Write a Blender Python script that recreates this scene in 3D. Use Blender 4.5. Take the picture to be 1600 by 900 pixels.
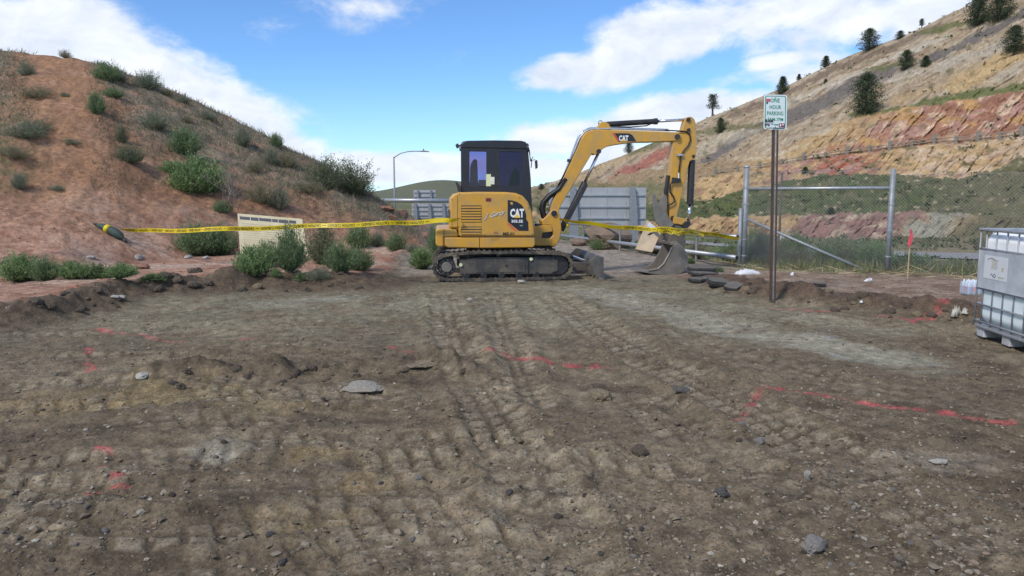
import bpy, bmesh, math, random
import numpy as np
from mathutils import Vector, Matrix, noise as mnoise

for o in list(bpy.data.objects):
    bpy.data.objects.remove(o, do_unlink=True)
scene = bpy.context.scene
COL = scene.collection

# ------------------------------------------------------------------ camera
FPX, CAMZ, HOR = 1150.0, 1.55, 305.0
PITCH = math.atan((450 - HOR) / FPX)
cam_d = bpy.data.cameras.new('camera')
cam_d.sensor_width = 36.0
cam_d.lens = FPX / 1600 * 36.0
cam_d.clip_start, cam_d.clip_end = 0.05, 9000
cam = bpy.data.objects.new('camera', cam_d)
cam.location = (0, 0, CAMZ)
cam.rotation_euler = (math.pi / 2 - PITCH, 0, 0)
COL.objects.link(cam)
scene.camera = cam

# ------------------------------------------------------------------ sky, sun, exposure
SUN_EL, SUN_AZ = math.radians(46), math.radians(222)      # azimuth clockwise from +Y: behind the camera, to the left
SKY_STRENGTH, SUN_STRENGTH, SUN_ANGLE, EXPOSURE = 0.115, 2.3, math.radians(9), 0.45
scene.view_settings.view_transform = 'Standard'
scene.view_settings.look = 'None'
scene.view_settings.gamma = 1.0
scene.view_settings.exposure = EXPOSURE
scene.view_settings.use_curve_mapping = False
scene.cycles.max_bounces = 5
scene.cycles.diffuse_bounces = 3
scene.cycles.transparent_max_bounces = 24

def ray(u, v):
    cp, sp = math.cos(PITCH), math.sin(PITCH)
    a, b = (u - 800) / FPX, (450 - v) / FPX
    return Vector((a, cp + b * sp, -sp + b * cp))

def at(u, v, Y):
    """world point seen at photo pixel (u, v) that lies Y metres ahead"""
    d = ray(u, v)
    return Vector((0, 0, CAMZ)) + d * (Y / d.y)

def azel(u, v):
    d = ray(u, v).normalized()
    return math.atan2(d.x, d.y), math.asin(d.z)

sun_d = bpy.data.lights.new('sun', 'SUN')
sun_d.energy, sun_d.angle, sun_d.color = SUN_STRENGTH, SUN_ANGLE, (1.0, 0.95, 0.87)
sun = bpy.data.objects.new('sun', sun_d)
sdir = Vector((math.sin(SUN_AZ) * math.cos(SUN_EL), math.cos(SUN_AZ) * math.cos(SUN_EL), math.sin(SUN_EL)))
sun.rotation_euler = sdir.to_track_quat('Z', 'Y').to_euler()
COL.objects.link(sun)

SKY_TINT = (.74, .97, 1.18, 1)
def build_world():
    w = bpy.data.worlds.new('World')
    scene.world = w
    w.use_nodes = True
    nt = w.node_tree
    nt.nodes.clear()
    N, Lk = nt.nodes.new, nt.links.new
    out, bg = N('ShaderNodeOutputWorld'), N('ShaderNodeBackground')
    bg.inputs[1].default_value = SKY_STRENGTH
    Lk(bg.outputs[0], out.inputs[0])
    sky = N('ShaderNodeTexSky')
    sky.sky_type = 'NISHITA'
    sky.sun_disc = False
    sky.sun_elevation, sky.sun_rotation = SUN_EL, SUN_AZ
    sky.altitude = 1800
    sky.air_density, sky.dust_density, sky.ozone_density = 1.0, 0.25, 3.0
    tc = N('ShaderNodeTexCoord')
    sep = N('ShaderNodeSeparateXYZ')
    Lk(tc.outputs['Generated'], sep.inputs[0])
    def M(op, a, b=None, c=None, clamp=False):
        n = N('ShaderNodeMath'); n.operation = op; n.use_clamp = clamp
        for i, q in enumerate((a, b, c)):
            if q is None: continue
            if isinstance(q, (int, float)): n.inputs[i].default_value = q
            else: Lk(q, n.inputs[i])
        return n.outputs[0]
    az = M('ARCTAN2', sep.outputs[0], sep.outputs[1])
    el = M('ARCSINE', sep.outputs[2])
    cmb = N('ShaderNodeCombineXYZ')
    Lk(az, cmb.inputs[0]); Lk(el, cmb.inputs[1])
    # ragged edges: shift the lookup by noise
    def noise(vec, scale, detail, rough=0.55, dist=0.0, zoff=0.0):
        n = N('ShaderNodeTexNoise'); n.noise_dimensions = '3D'
        n.inputs['Scale'].default_value = scale; n.inputs['Detail'].default_value = detail
        n.inputs['Roughness'].default_value = rough; n.inputs['Distortion'].default_value = dist
        mp = N('ShaderNodeMapping'); mp.inputs['Location'].default_value = (0, 0, zoff)
        mp.inputs['Scale'].default_value = (1, 1.7, 1)
        Lk(vec, mp.inputs[0]); Lk(mp.outputs[0], n.inputs['Vector'])
        return n
    n1 = noise(cmb.outputs[0], 9, 9, 0.6, 0.3)
    n2 = noise(cmb.outputs[0], 26, 6, 0.6, 0.2, 3.1)
    # cloud banks, each an ellipse of the sky (pixel centre, half sizes in pixels, tilt, weight)
    banks = [(45, 98, 160, 92, -8, 1.15), (185, 138, 165, 90, -20, 1.15), (320, 188, 170, 74, -28, 1.15), (425, 218, 115, 40, -26, 1.0), (120, 160, 300, 100, -15, 1.2),
             (-160, 90, 250, 120, 0, 1.0),
             (590, 264, 150, 26, 0, .95), (690, 256, 130, 20, 0, .85), (540, 252, 90, 20, 0, .8), (860, 264, 120, 22, 0, .85),
             (900, 112, 95, 28, 8, 1.0), (985, 85, 110, 42, 22, 1.05), (1060, 45, 150, 48, 14, .95), (1190, 22, 240, 48, 4, .78),
             (1340, 25, 240, 60, 0, .72), (1480, 10, 240, 80, 0, .72), (1250, 95, 190, 40, 14, .45), (1215, 95, 60, 16, 8, .75),
             (900, 212, 150, 32, 8, .95), (1040, 185, 150, 36, 6, 1.05), (1150, 165, 110, 24, 5, .85), (970, 245, 120, 30, 0, .85),
             (560, 12, 230, 60, 5, .355), (440, 40, 110, 40, 0, .345), (700, 90, 90, 40, 10, .25), (1290, 130, 130, 60, 20, .6)]
    field = None
    for (u, v, ru, rv, tilt, wt) in banks:
        a0, e0 = azel(u, v)
        mp = N('ShaderNodeMapping'); mp.vector_type = 'TEXTURE'
        mp.inputs['Location'].default_value = (a0, e0, 0)
        mp.inputs['Rotation'].default_value = (0, 0, math.radians(tilt))
        mp.inputs['Scale'].default_value = (ru / FPX * 1.5, rv / FPX * 1.5, 1)
        Lk(cmb.outputs[0], mp.inputs[0])
        g = N('ShaderNodeTexGradient'); g.gradient_type = 'SPHERICAL'
        Lk(mp.outputs[0], g.inputs[0])
        s = M('MULTIPLY', g.outputs['Fac'], wt)
        field = s if field is None else M('MAXIMUM', field, s)
    # the sky goes on with the same scattered clouds outside the picture
    n3 = noise(cmb.outputs[0], 2.2, 3, 0.5, 0.0, 7.7)
    away = M('SMOOTH_MAX', M('SUBTRACT', M('ABSOLUTE', az), 0.74), M('SUBTRACT', el, 0.33), 0.1)
    away = M('MULTIPLY', away, 4.0, clamp=True)
    extra = M('MULTIPLY', M('MULTIPLY', M('SUBTRACT', n3.outputs['Fac'], 0.42), 3.2, clamp=True), away)
    field = M('MAXIMUM', field, extra)
    detail = M('ADD', M('MULTIPLY', M('SUBTRACT', n1.outputs['Fac'], 0.5), 1.05),
               M('MULTIPLY', M('SUBTRACT', n2.outputs['Fac'], 0.5), 0.34))
    dens = M('ADD', field, M('MULTIPLY', detail, M('MINIMUM', M('MULTIPLY', field, 3.0), 1.0)))
    mr = N('ShaderNodeMapRange'); mr.interpolation_type = 'SMOOTHSTEP'
    mr.inputs[1].default_value, mr.inputs[2].default_value = 0.22, 0.58
    Lk(dens, mr.inputs[0])
    alpha = M('MULTIPLY', mr.outputs[0], 0.96)
    # thickness shades the cloud body: thin rims bright, thick cores a little greyer, lumps from noise
    n4 = noise(cmb.outputs[0], 13, 7, 0.6, 0.4, 12.3)
    lump = M('MULTIPLY_ADD', n4.outputs['Fac'], 0.75, 0.12, clamp=True)
    cr = N('ShaderNodeValToRGB')
    cr.color_ramp.elements[0].position, cr.color_ramp.elements[0].color = 0.28, (4.1, 4.7, 5.7, 1)
    cr.color_ramp.elements[1].position, cr.color_ramp.elements[1].color = 0.66, (7.0, 7.15, 7.4, 1)
    Lk(lump, cr.inputs[0])
    # pale air low above the horizon
    hz = N('ShaderNodeMapRange'); hz.interpolation_type = 'SMOOTHSTEP'
    hz.inputs[1].default_value, hz.inputs[2].default_value = 0.16, -0.02
    hz.inputs[3].default_value, hz.inputs[4].default_value = 0.0, 0.30
    Lk(el, hz.inputs[0])
    tint = N('ShaderNodeMix'); tint.data_type = 'RGBA'; tint.blend_type = 'MULTIPLY'
    tint.inputs[0].default_value = 1.0
    Lk(sky.outputs[0], tint.inputs[6]); tint.inputs[7].default_value = SKY_TINT
    mxh = N('ShaderNodeMix'); mxh.data_type = 'RGBA'
    Lk(hz.outputs[0], mxh.inputs[0]); Lk(tint.outputs[2], mxh.inputs[6]); mxh.inputs[7].default_value = (4.0, 5.6, 7.2, 1)
    mx = N('ShaderNodeMix'); mx.data_type = 'RGBA'
    Lk(alpha, mx.inputs[0]); Lk(mxh.outputs[2], mx.inputs[6]); Lk(cr.outputs[0], mx.inputs[7])
    Lk(mx.outputs[2], bg.inputs[0])
build_world()

# ------------------------------------------------------------------ helpers: tags, materials, meshes
def tag(o, label=None, cat=None, group=None, kind=None):
    if label: o['label'] = label
    if cat: o['category'] = cat
    if group: o['group'] = group
    if kind: o['kind'] = kind
    return o

def thing(name, label, cat, loc=(0, 0, 0), rz=0.0, group=None):
    o = bpy.data.objects.new(name, None)
    o.empty_display_size = 0.2
    o.location = loc
    o.rotation_euler = (0, 0, rz)
    COL.objects.link(o)
    return tag(o, label, cat, group)

def material(name, col, rough=0.7, metal=0.0, var=0.25, scale=8.0, bump=0.0, bscale=60.0, dirt=None, dirt_amt=0.35,
             dirt_scale=3.0, attr=False, spec=0.5, transl=0.0):
    m = bpy.data.materials.new(name)
    m.use_nodes = True
    nt = m.node_tree
    b = nt.nodes['Principled BSDF']
    N, Lk = nt.nodes.new, nt.links.new
    b.inputs['Roughness'].default_value = rough
    b.inputs['Metallic'].default_value = metal
    b.inputs['Specular IOR Level'].default_value = spec
    tc = N('ShaderNodeTexCoord')
    n = N('ShaderNodeTexNoise'); n.inputs['Scale'].default_value = scale; n.inputs['Detail'].default_value = 6
    n.inputs['Roughness'].default_value = 0.65
    Lk(tc.outputs['Object'], n.inputs['Vector'])
    mr = N('ShaderNodeMapRange')
    mr.inputs[1].default_value, mr.inputs[2].default_value = 0.3, 0.7
    mr.inputs[3].default_value, mr.inputs[4].default_value = 1 - var, 1 + var
    Lk(n.outputs['Fac'], mr.inputs[0])
    sc = N('ShaderNodeVectorMath'); sc.operation = 'SCALE'
    Lk(mr.outputs[0], sc.inputs['Scale'])
    if attr:
        a = N('ShaderNodeAttribute'); a.attribute_name = 'Col'
        Lk(a.outputs['Color'], sc.inputs[0])
    else:
        sc.inputs[0].default_value = col[:3]
    res = sc.outputs[0]
    if dirt:
        n2 = N('ShaderNodeTexNoise'); n2.inputs['Scale'].default_value = dirt_scale; n2.inputs['Detail'].default_value = 8
        n2.inputs['Roughness'].default_value = 0.7
        Lk(tc.outputs['Object'], n2.inputs['Vector'])
        m2 = N('ShaderNodeMapRange')
        m2.inputs[1].default_value, m2.inputs[2].default_value = 0.42, 0.72
        m2.inputs[3].default_value, m2.inputs[4].default_value = 0.0, dirt_amt
        Lk(n2.outputs['Fac'], m2.inputs[0])
        mx = N('ShaderNodeMix'); mx.data_type = 'RGBA'
        Lk(m2.outputs[0], mx.inputs[0]); Lk(res, mx.inputs[6]); mx.inputs[7].default_value = (*dirt, 1)
        res = mx.outputs[2]
    Lk(res, b.inputs['Base Color'])
    if bump:
        n3 = N('ShaderNodeTexNoise'); n3.inputs['Scale'].default_value = bscale; n3.inputs['Detail'].default_value = 5
        Lk(tc.outputs['Object'], n3.inputs['Vector'])
        bp = N('ShaderNodeBump'); bp.inputs['Strength'].default_value = 1.0; bp.inputs['Distance'].default_value = bump
        Lk(n3.outputs['Fac'], bp.inputs['Height']); Lk(bp.outputs[0], b.inputs['Normal'])
    if transl:
        out = nt.nodes['Material Output']
        t = N('ShaderNodeBsdfTranslucent'); Lk(res, t.inputs[0])
        mxs = N('ShaderNodeMixShader'); mxs.inputs[0].default_value = transl
        Lk(b.outputs[0], mxs.inputs[1]); Lk(t.outputs[0], mxs.inputs[2]); Lk(mxs.outputs[0], out.inputs[0])
    return m

def glass_mat(name, tint, refl=0.12):
    m = bpy.data.materials.new(name)
    m.use_nodes = True
    nt = m.node_tree; nt.nodes.clear()
    N, Lk = nt.nodes.new, nt.links.new
    out, mx, t, g, f = (N('ShaderNodeOutputMaterial'), N('ShaderNodeMixShader'), N('ShaderNodeBsdfTransparent'),
                        N('ShaderNodeBsdfGlossy'), N('ShaderNodeFresnel'))
    t.inputs[0].default_value = (*tint, 1)
    g.inputs[0].default_value = (1, 1, 1, 1); g.inputs['Roughness'].default_value = 0.03
    f.inputs[0].default_value = 1.5
    ad = N('ShaderNodeMath'); ad.operation = 'ADD'; ad.inputs[1].default_value = refl; ad.use_clamp = True
    Lk(f.outputs[0], ad.inputs[0]); Lk(ad.outputs[0], mx.inputs[0])
    Lk(t.outputs[0], mx.inputs[1]); Lk(g.outputs[0], mx.inputs[2]); Lk(mx.outputs[0], out.inputs[0])
    return m

class MB:
    """collects shapes for ONE mesh object"""
    def __init__(s): s.v, s.f = [], []
    def add(s, vs, fs):
        n = len(s.v); s.v += [tuple(p) for p in vs]; s.f += [tuple(i + n for i in f) for f in fs]; return s
    def box(s, lo, hi):
        x0, y0, z0 = lo; x1, y1, z1 = hi
        return s.add([(x0,y0,z0),(x1,y0,z0),(x1,y1,z0),(x0,y1,z0),(x0,y0,z1),(x1,y0,z1),(x1,y1,z1),(x0,y1,z1)],
                     [(0,3,2,1),(4,5,6,7),(0,1,5,4),(1,2,6,5),(2,3,7,6),(3,0,4,7)])
    def tube(s, pts, r, n=8, cap=True):
        pts = [Vector(p) for p in pts]
        rs = r if isinstance(r, (list, tuple)) else [r] * len(pts)
        base = len(s.v); prev = None
        for i, p in enumerate(pts):
            d = (pts[min(i + 1, len(pts) - 1)] - pts[max(i - 1, 0)]).normalized()
            if prev is None:
                ref = Vector((0, 0, 1)) if abs(d.z) < 0.9 else Vector((1, 0, 0))
                a = d.cross(ref).normalized()
            else:
                a = (prev - d * prev.dot(d)).normalized()
            prev = a
            b = d.cross(a)
            for k in range(n):
                t = 2 * math.pi * k / n
                s.v.append(tuple(p + (a * math.cos(t) + b * math.sin(t)) * rs[i]))
        for i in range(len(pts) - 1):
            for k in range(n):
                q = (k + 1) % n
                s.f.append((base + i * n + k, base + i * n + q, base + (i + 1) * n + q, base + (i + 1) * n + k))
        if cap:
            s.f.append(tuple(base + k for k in range(n))[::-1])
            s.f.append(tuple(base + (len(pts) - 1) * n + k for k in range(n)))
        return s
    def prism(s, loop, off):
        """loop of 3D points extruded by the vector off"""
        loop = [Vector(p) for p in loop]; off = Vector(off); n = len(loop)
        vs = loop + [p + off for p in loop]
        fs = [tuple(range(n)), tuple(range(n, 2 * n))[::-1]]
        fs += [(i, i + n, (i + 1) % n + n, (i + 1) % n) for i in range(n)]
        return s.add(vs, fs)
    def build(s, name, mat, parent=None, bevel=0.0, smooth=False, seg=2, kind=None):
        me = bpy.data.meshes.new(name)
        me.from_pydata(s.v, [], s.f)
        bm = bmesh.new(); bm.from_mesh(me)
        bmesh.ops.recalc_face_normals(bm, faces=bm.faces)
        bm.to_mesh(me); bm.free()
        me.materials.append(mat)
        if smooth: me.shade_smooth()
        o = bpy.data.objects.new(name, me)
        COL.objects.link(o)
        if parent: o.parent = parent
        if bevel:
            md = o.modifiers.new('bevel', 'BEVEL'); md.width = bevel; md.segments = seg; md.limit_method = 'ANGLE'
            md.angle_limit = math.radians(35)
            me.shade_smooth()
            md.harden_normals = True
        if kind: o['kind'] = kind
        return o

def array_mesh(name, V, Fq, mat, col=None, smooth=False):
    """V (n,3) numpy, Fq (m,k) numpy"""
    me = bpy.data.meshes.new(name)
    V = np.ascontiguousarray(V, np.float32); Fq = np.ascontiguousarray(Fq, np.int32)
    m, k = Fq.shape
    me.vertices.add(len(V)); me.vertices.foreach_set('co', V.ravel())
    me.loops.add(m * k); me.loops.foreach_set('vertex_index', Fq.ravel())
    me.polygons.add(m); me.polygons.foreach_set('loop_start', np.arange(0, m * k, k, dtype=np.int32))
    me.update(calc_edges=True)
    if col is not None:
        at_ = me.attributes.new('Col', 'FLOAT_COLOR', 'POINT')
        c4 = np.ones((len(V), 4), np.float32); c4[:, :3] = col
        at_.data.foreach_set('color', c4.ravel())
    me.polygons.foreach_set('use_smooth', np.full(m, smooth, dtype=bool))
    me.materials.append(mat)
    return me

def link(name, me, parent=None):
    o = bpy.data.objects.new(name, me); COL.objects.link(o)
    if parent: o.parent = parent
    return o

_texts = {}
def text_mesh(body, bold=0.02):
    """unit-box lettering: list of verts scaled to 0..1 and faces, plus its aspect"""
    if (body, bold) in _texts: return _texts[(body, bold)]
    c = bpy.data.curves.new('lettering', 'FONT'); c.body = body; c.offset = bold; c.resolution_u = 2
    o = bpy.data.objects.new('lettering', c); COL.objects.link(o)
    dg = bpy.context.evaluated_depsgraph_get(); dg.update()
    me = bpy.data.meshes.new_from_object(o.evaluated_get(dg))
    vs = [tuple(v.co) for v in me.vertices]; fs = [tuple(p.vertices) for p in me.polygons]
    bpy.data.objects.remove(o, do_unlink=True); bpy.data.curves.remove(c); bpy.data.meshes.remove(me)
    x0, x1 = min(v[0] for v in vs), max(v[0] for v in vs); y0, y1 = min(v[1] for v in vs), max(v[1] for v in vs)
    vs = [((v[0] - x0) / (x1 - x0), (v[1] - y0) / (y1 - y0)) for v in vs]
    _texts[(body, bold)] = (vs, fs, (x1 - x0) / (y1 - y0))
    return _texts[(body, bold)]

def lettering(body, fmap, mat, parent, name='lettering', bold=0.02):
    """fmap(X, Y) with X, Y in 0..1 gives the local 3D point"""
    vs, fs, _ = text_mesh(body, bold)
    me = bpy.data.meshes.new(name); me.from_pydata([tuple(fmap(x, y)) for x, y in vs], [], fs)
    me.materials.append(mat)
    return link(name, me, parent)
for _t, _b in (('CAT', .05), ('305.5E', .03), ('J. Garcy', .0), ('ME-01', .03), ('ONE', .015), ('HOUR', .015), ('PARKING', .015), ('9AM-7PM', .015),
               ('CAUTION CUIDADO', .02), ('RAM', .04), ('PS', .04)):
    text_mesh(_t, _b)

# ------------------------------------------------------------------ noise in numpy
_rng = np.random.RandomState(7)
_perm = np.tile(_rng.permutation(256), 3).astype(np.int32)
_ga = _rng.rand(256) * 2 * np.pi
_gx, _gy = np.cos(_ga).astype(np.float32), np.sin(_ga).astype(np.float32)
def perlin(x, y, seed=0):
    x = np.asarray(x, np.float32) + np.float32(seed * 17.31); y = np.asarray(y, np.float32) + np.float32(seed * 9.77)
    xf, yf = np.floor(x), np.floor(y)
    xi, yi = xf.astype(np.int32) & 255, yf.astype(np.int32) & 255
    xf, yf = x - xf, y - yf
    u, v = xf * xf * (3 - 2 * xf), yf * yf * (3 - 2 * yf)
    p0, p1 = _perm[xi], _perm[xi + 1]
    def g(h, dx, dy): return _gx[h] * dx + _gy[h] * dy
    a, b = g(_perm[p0 + yi], xf, yf), g(_perm[p1 + yi], xf - 1, yf)
    c, d = g(_perm[p0 + yi + 1], xf, yf - 1), g(_perm[p1 + yi + 1], xf - 1, yf - 1)
    a += u * (b - a); c += u * (d - c)
    return (a + v * (c - a)) * np.float32(1.45)
def fbm(x, y, octv=4, seed=0, gain=0.5):
    s, a, f = 0, 1.0, 1.0
    for k in range(octv):
        s = s + a * perlin(np.asarray(x) * f, np.asarray(y) * f, seed + k * 3); a *= gain; f *= 2.03
    return s
def ridged(x, y, octv=3, seed=0):
    s, a, f = 0, 1.0, 1.0
    for k in range(octv):
        s = s + a * (1 - 2 * np.abs(perlin(np.asarray(x) * f, np.asarray(y) * f, seed + k * 5))); a *= .5; f *= 2.1
    return s / 1.75
def sst(a, b, x):
    t = np.clip((np.asarray(x, float) - a) / (b - a), 0, 1); return t * t * (3 - 2 * t)
def polyd(x, y, pts):
    """distance to a polyline, arc length along it, side (+ left)"""
    x = np.asarray(x, np.float32); y = np.asarray(y, np.float32)
    best = np.full(x.shape, 1e9, np.float32); arc = np.zeros(x.shape, np.float32); side = np.zeros(x.shape, np.float32); acc = 0.0
    for (x0, y0), (x1, y1) in zip(pts[:-1], pts[1:]):
        dx, dy = x1 - x0, y1 - y0; l2 = dx * dx + dy * dy; l = math.sqrt(l2)
        t = np.clip(((x - x0) * dx + (y - y0) * dy) / l2, 0, 1)
        d = np.hypot(x - x0 - t * dx, y - y0 - t * dy)
        k = d < best
        best = np.where(k, d, best); arc = np.where(k, acc + t * l, arc)
        side = np.where(k, np.sign(dx * (y - y0) - dy * (x - x0)), side)
        acc += l
    return best, arc, side
def near_line(x, y, pts, m):
    """indices of the points within m metres of a polyline's bounding box"""
    px, py = [q[0] for q in pts], [q[1] for q in pts]
    return np.nonzero((x > min(px) - m) & (x < max(px) + m) & (y > min(py) - m) & (y < max(py) + m))[0]
def flat(u, v, z=0.0):
    d = ray(u, v); t = (z - CAMZ) / d.z
    return (d.x * t, d.y * t)

# ------------------------------------------------------------------ terrain heights
def slope_of(u, v):
    d = ray(u, v); return d.x / d.y, d.z / d.y
_sk = [(-300, 75), (-120, 74), (0, 82), (60, 88), (110, 92), (160, 102), (230, 128), (300, 158), (370, 192), (430, 222), (500, 258), (545, 286),
       (580, 306), (610, 326), (640, 347), (670, 366), (690, 383), (705, 395)]
_toe = [(-300, 428), (0, 428), (100, 424), (200, 414), (300, 404), (400, 396), (500, 394), (600, 396), (650, 398), (690, 401), (705, 402)]
_a1, _e1 = zip(*[slope_of(u, v) for u, v in _sk])
_tz = 0.16
_a2, _y2 = zip(*[(slope_of(u, v)[0], (_tz - CAMZ) / slope_of(u, v)[1]) for u, v in _toe])
_a3, _y3 = zip(*[(slope_of(u, 300)[0], Y) for u, Y in ((-300, 27), (0, 27), (300, 27), (500, 26), (600, 25), (650, 24), (690, 22), (705, 21.5))])
BERM_L = [(-14, 4.0), (-9.5, 6.6), flat(0, 497, .1), flat(130, 474, .1), flat(215, 456, .1), flat(330, 446, .1), flat(450, 441, .1), flat(600, 441, .05), (-2.1, 14.2), (-2.3, 16), (-2.2, 20), (-3, 30)]
BERM_R = [(3.6, 22), (3.4, 16.5), (3.0, 14.6), flat(1060, 437), flat(1090, 444), flat(1150, 456), flat(1215, 470), flat(1290, 480), flat(1400, 490), flat(1500, 500), (5.9, 8.2), (8.5, 5.5)]
DROP = [(40, 4), (20, 8), (9.7, 12.6), (7.3, 14.2), (4.95, 15.8), (1.6, 25), (-4, 31), (-30, 52), (-60, 60)]
WINDROW = [flat(250, 594), flat(360, 590), flat(480, 588), flat(600, 578), flat(700, 570), flat(745, 585)]
WINDROW2 = [flat(260, 560), flat(420, 555), flat(560, 548)]
LANES = [  # pixel path, half width, strength
    ([(694, 462), (708, 520), (732, 585), (770, 645), (812, 720), (858, 820), (900, 960)], .21, 1.6),
    ([(774, 470), (790, 520), (808, 570), (832, 630)], .17, 1.4),
    ([(872, 468), (930, 510), (1010, 558), (1120, 610), (1260, 685), (1500, 830)], .25, 1.6),
    ([(980, 600), (1080, 680), (1190, 790), (1280, 920)], .22, .7),
    ([(-160, 610), (60, 606), (240, 604), (420, 612)], .17, .9),
    ([(-160, 650), (60, 644), (260, 630), (420, 622), (600, 616)], .19, 1.0),
    ([(-80, 690), (100, 684), (300, 668), (420, 660)], .17, .85),
    ([(400, 694), (560, 690), (720, 692), (900, 700)], .17, 1.1),
    ([(560, 726), (700, 724), (860, 728), (1060, 742)], .16, 1.0),
    ([(-80, 735), (120, 735), (280, 724), (420, 730)], .17, .9),
    ([(-60, 772), (140, 782), (330, 776), (500, 770), (700, 766)], .17, 1.0),
    ([(-60, 822), (160, 840), (330, 830), (520, 812), (760, 806), (900, 816)], .17, 1.0),
    ([(-40, 880), (200, 900), (400, 884), (600, 862), (800, 864), (960, 880)], .17, 1.0),
    ([(-60, 566), (160, 556), (360, 546), (560, 545)], .18, .9),
    ([(-60, 528), (120, 520), (340, 508), (560, 500)], .18, .6),
    ([(560, 470), (650, 500), (700, 540)], .16, .6),
    ([(1000, 500), (1150, 560), (1330, 600), (1560, 640)], .22, .55),
    ([(1180, 740), (1330, 790), (1500, 895)], .2, .7),
    ([(1180, 500), (1300, 520), (1460, 560)], .2, .5),
]
LANES = [([flat(u, v) for u, v in p], w, s) for p, w, s in LANES]
PALE = [([flat(u, v) for u, v in p], w, s) for p, w, s in (
    ([(925, 458), (1000, 476), (1080, 497), (1180, 522), (1290, 545), (1420, 566)], .58, 1.0),
    ([(415, 476), (480, 474), (545, 473)], .5, .55), ([(760, 452), (900, 452), (1010, 462)], .5, .45),
    ([(1120, 480), (1260, 500), (1400, 520)], .45, .35), ([(640, 480), (760, 480), (860, 500)], .6, .3))]
BLOTCH = [(-2.0, flat(560, 604), .28, (.34, .31, .26)), (0, flat(640, 566), .3, (.27, .24, .19)), (0, flat(340, 710), .28, (.25, .245, .215)), (0, flat(345, 725), .16, (.27, .265, .235)),
          (0, flat(250, 622), .7, (.30, .225, .105)), (0, flat(90, 640), .55, (.28, .21, .11)), (0, flat(500, 712), .25, (.32, .235, .105)),
          (0, flat(560, 766), .28, (.31, .23, .12)), (0, flat(400, 640), .45, (.27, .21, .12)), (0, flat(480, 815), .3, (.27, .21, .12)),
          (0, flat(1000, 800), .35, (.25, .20, .15)), (0, flat(1010, 460), .45, (.30, .29, .22)), (0, flat(830, 465), .7, (.25, .225, .16)),
          (0, flat(700, 780), .5, (.26, .21, .15)), (0, flat(1470, 720), .4, (.27, .24, .20))]
PAINT = [([(145, 511), (190, 518), (230, 521), (262, 529)], .07, .9), ([(262, 530), (290, 529)], .04, .5), ([(134, 541), (137, 550)], .06, 1), ([(140, 564), (143, 578)], .06, 1.1),
         ([(372, 530), (398, 531), (430, 536)], .05, .8), ([(560, 541), (600, 544), (640, 549)], .05, .7),
         ([(1190, 603), (1175, 628), (1156, 660)], .05, .75), ([(1190, 603), (1280, 612), (1370, 630), (1440, 640), (1520, 652), (1590, 664)], .055, 1.0),
         ([(152, 711), (172, 714)], .06, 1), ([(163, 740), (182, 757)], .055, .8), ([(150, 782), (184, 774)], .055, .8),
         ([(1215, 478), (1250, 482), (1290, 486)], .06, 1.1), ([(1295, 485), (1310, 486)], .05, .9), ([(1365, 491), (1400, 494), (1425, 497), (1450, 494), (1480, 484)], .09, 1.1),
         ([(768, 551), (800, 556), (860, 563), (905, 567), (945, 571)], .075, 1.35)]
PAINT = [([flat(u, v, .05 if v < 500 else 0) for u, v in p], w, s) for p, w, s in PAINT]

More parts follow.
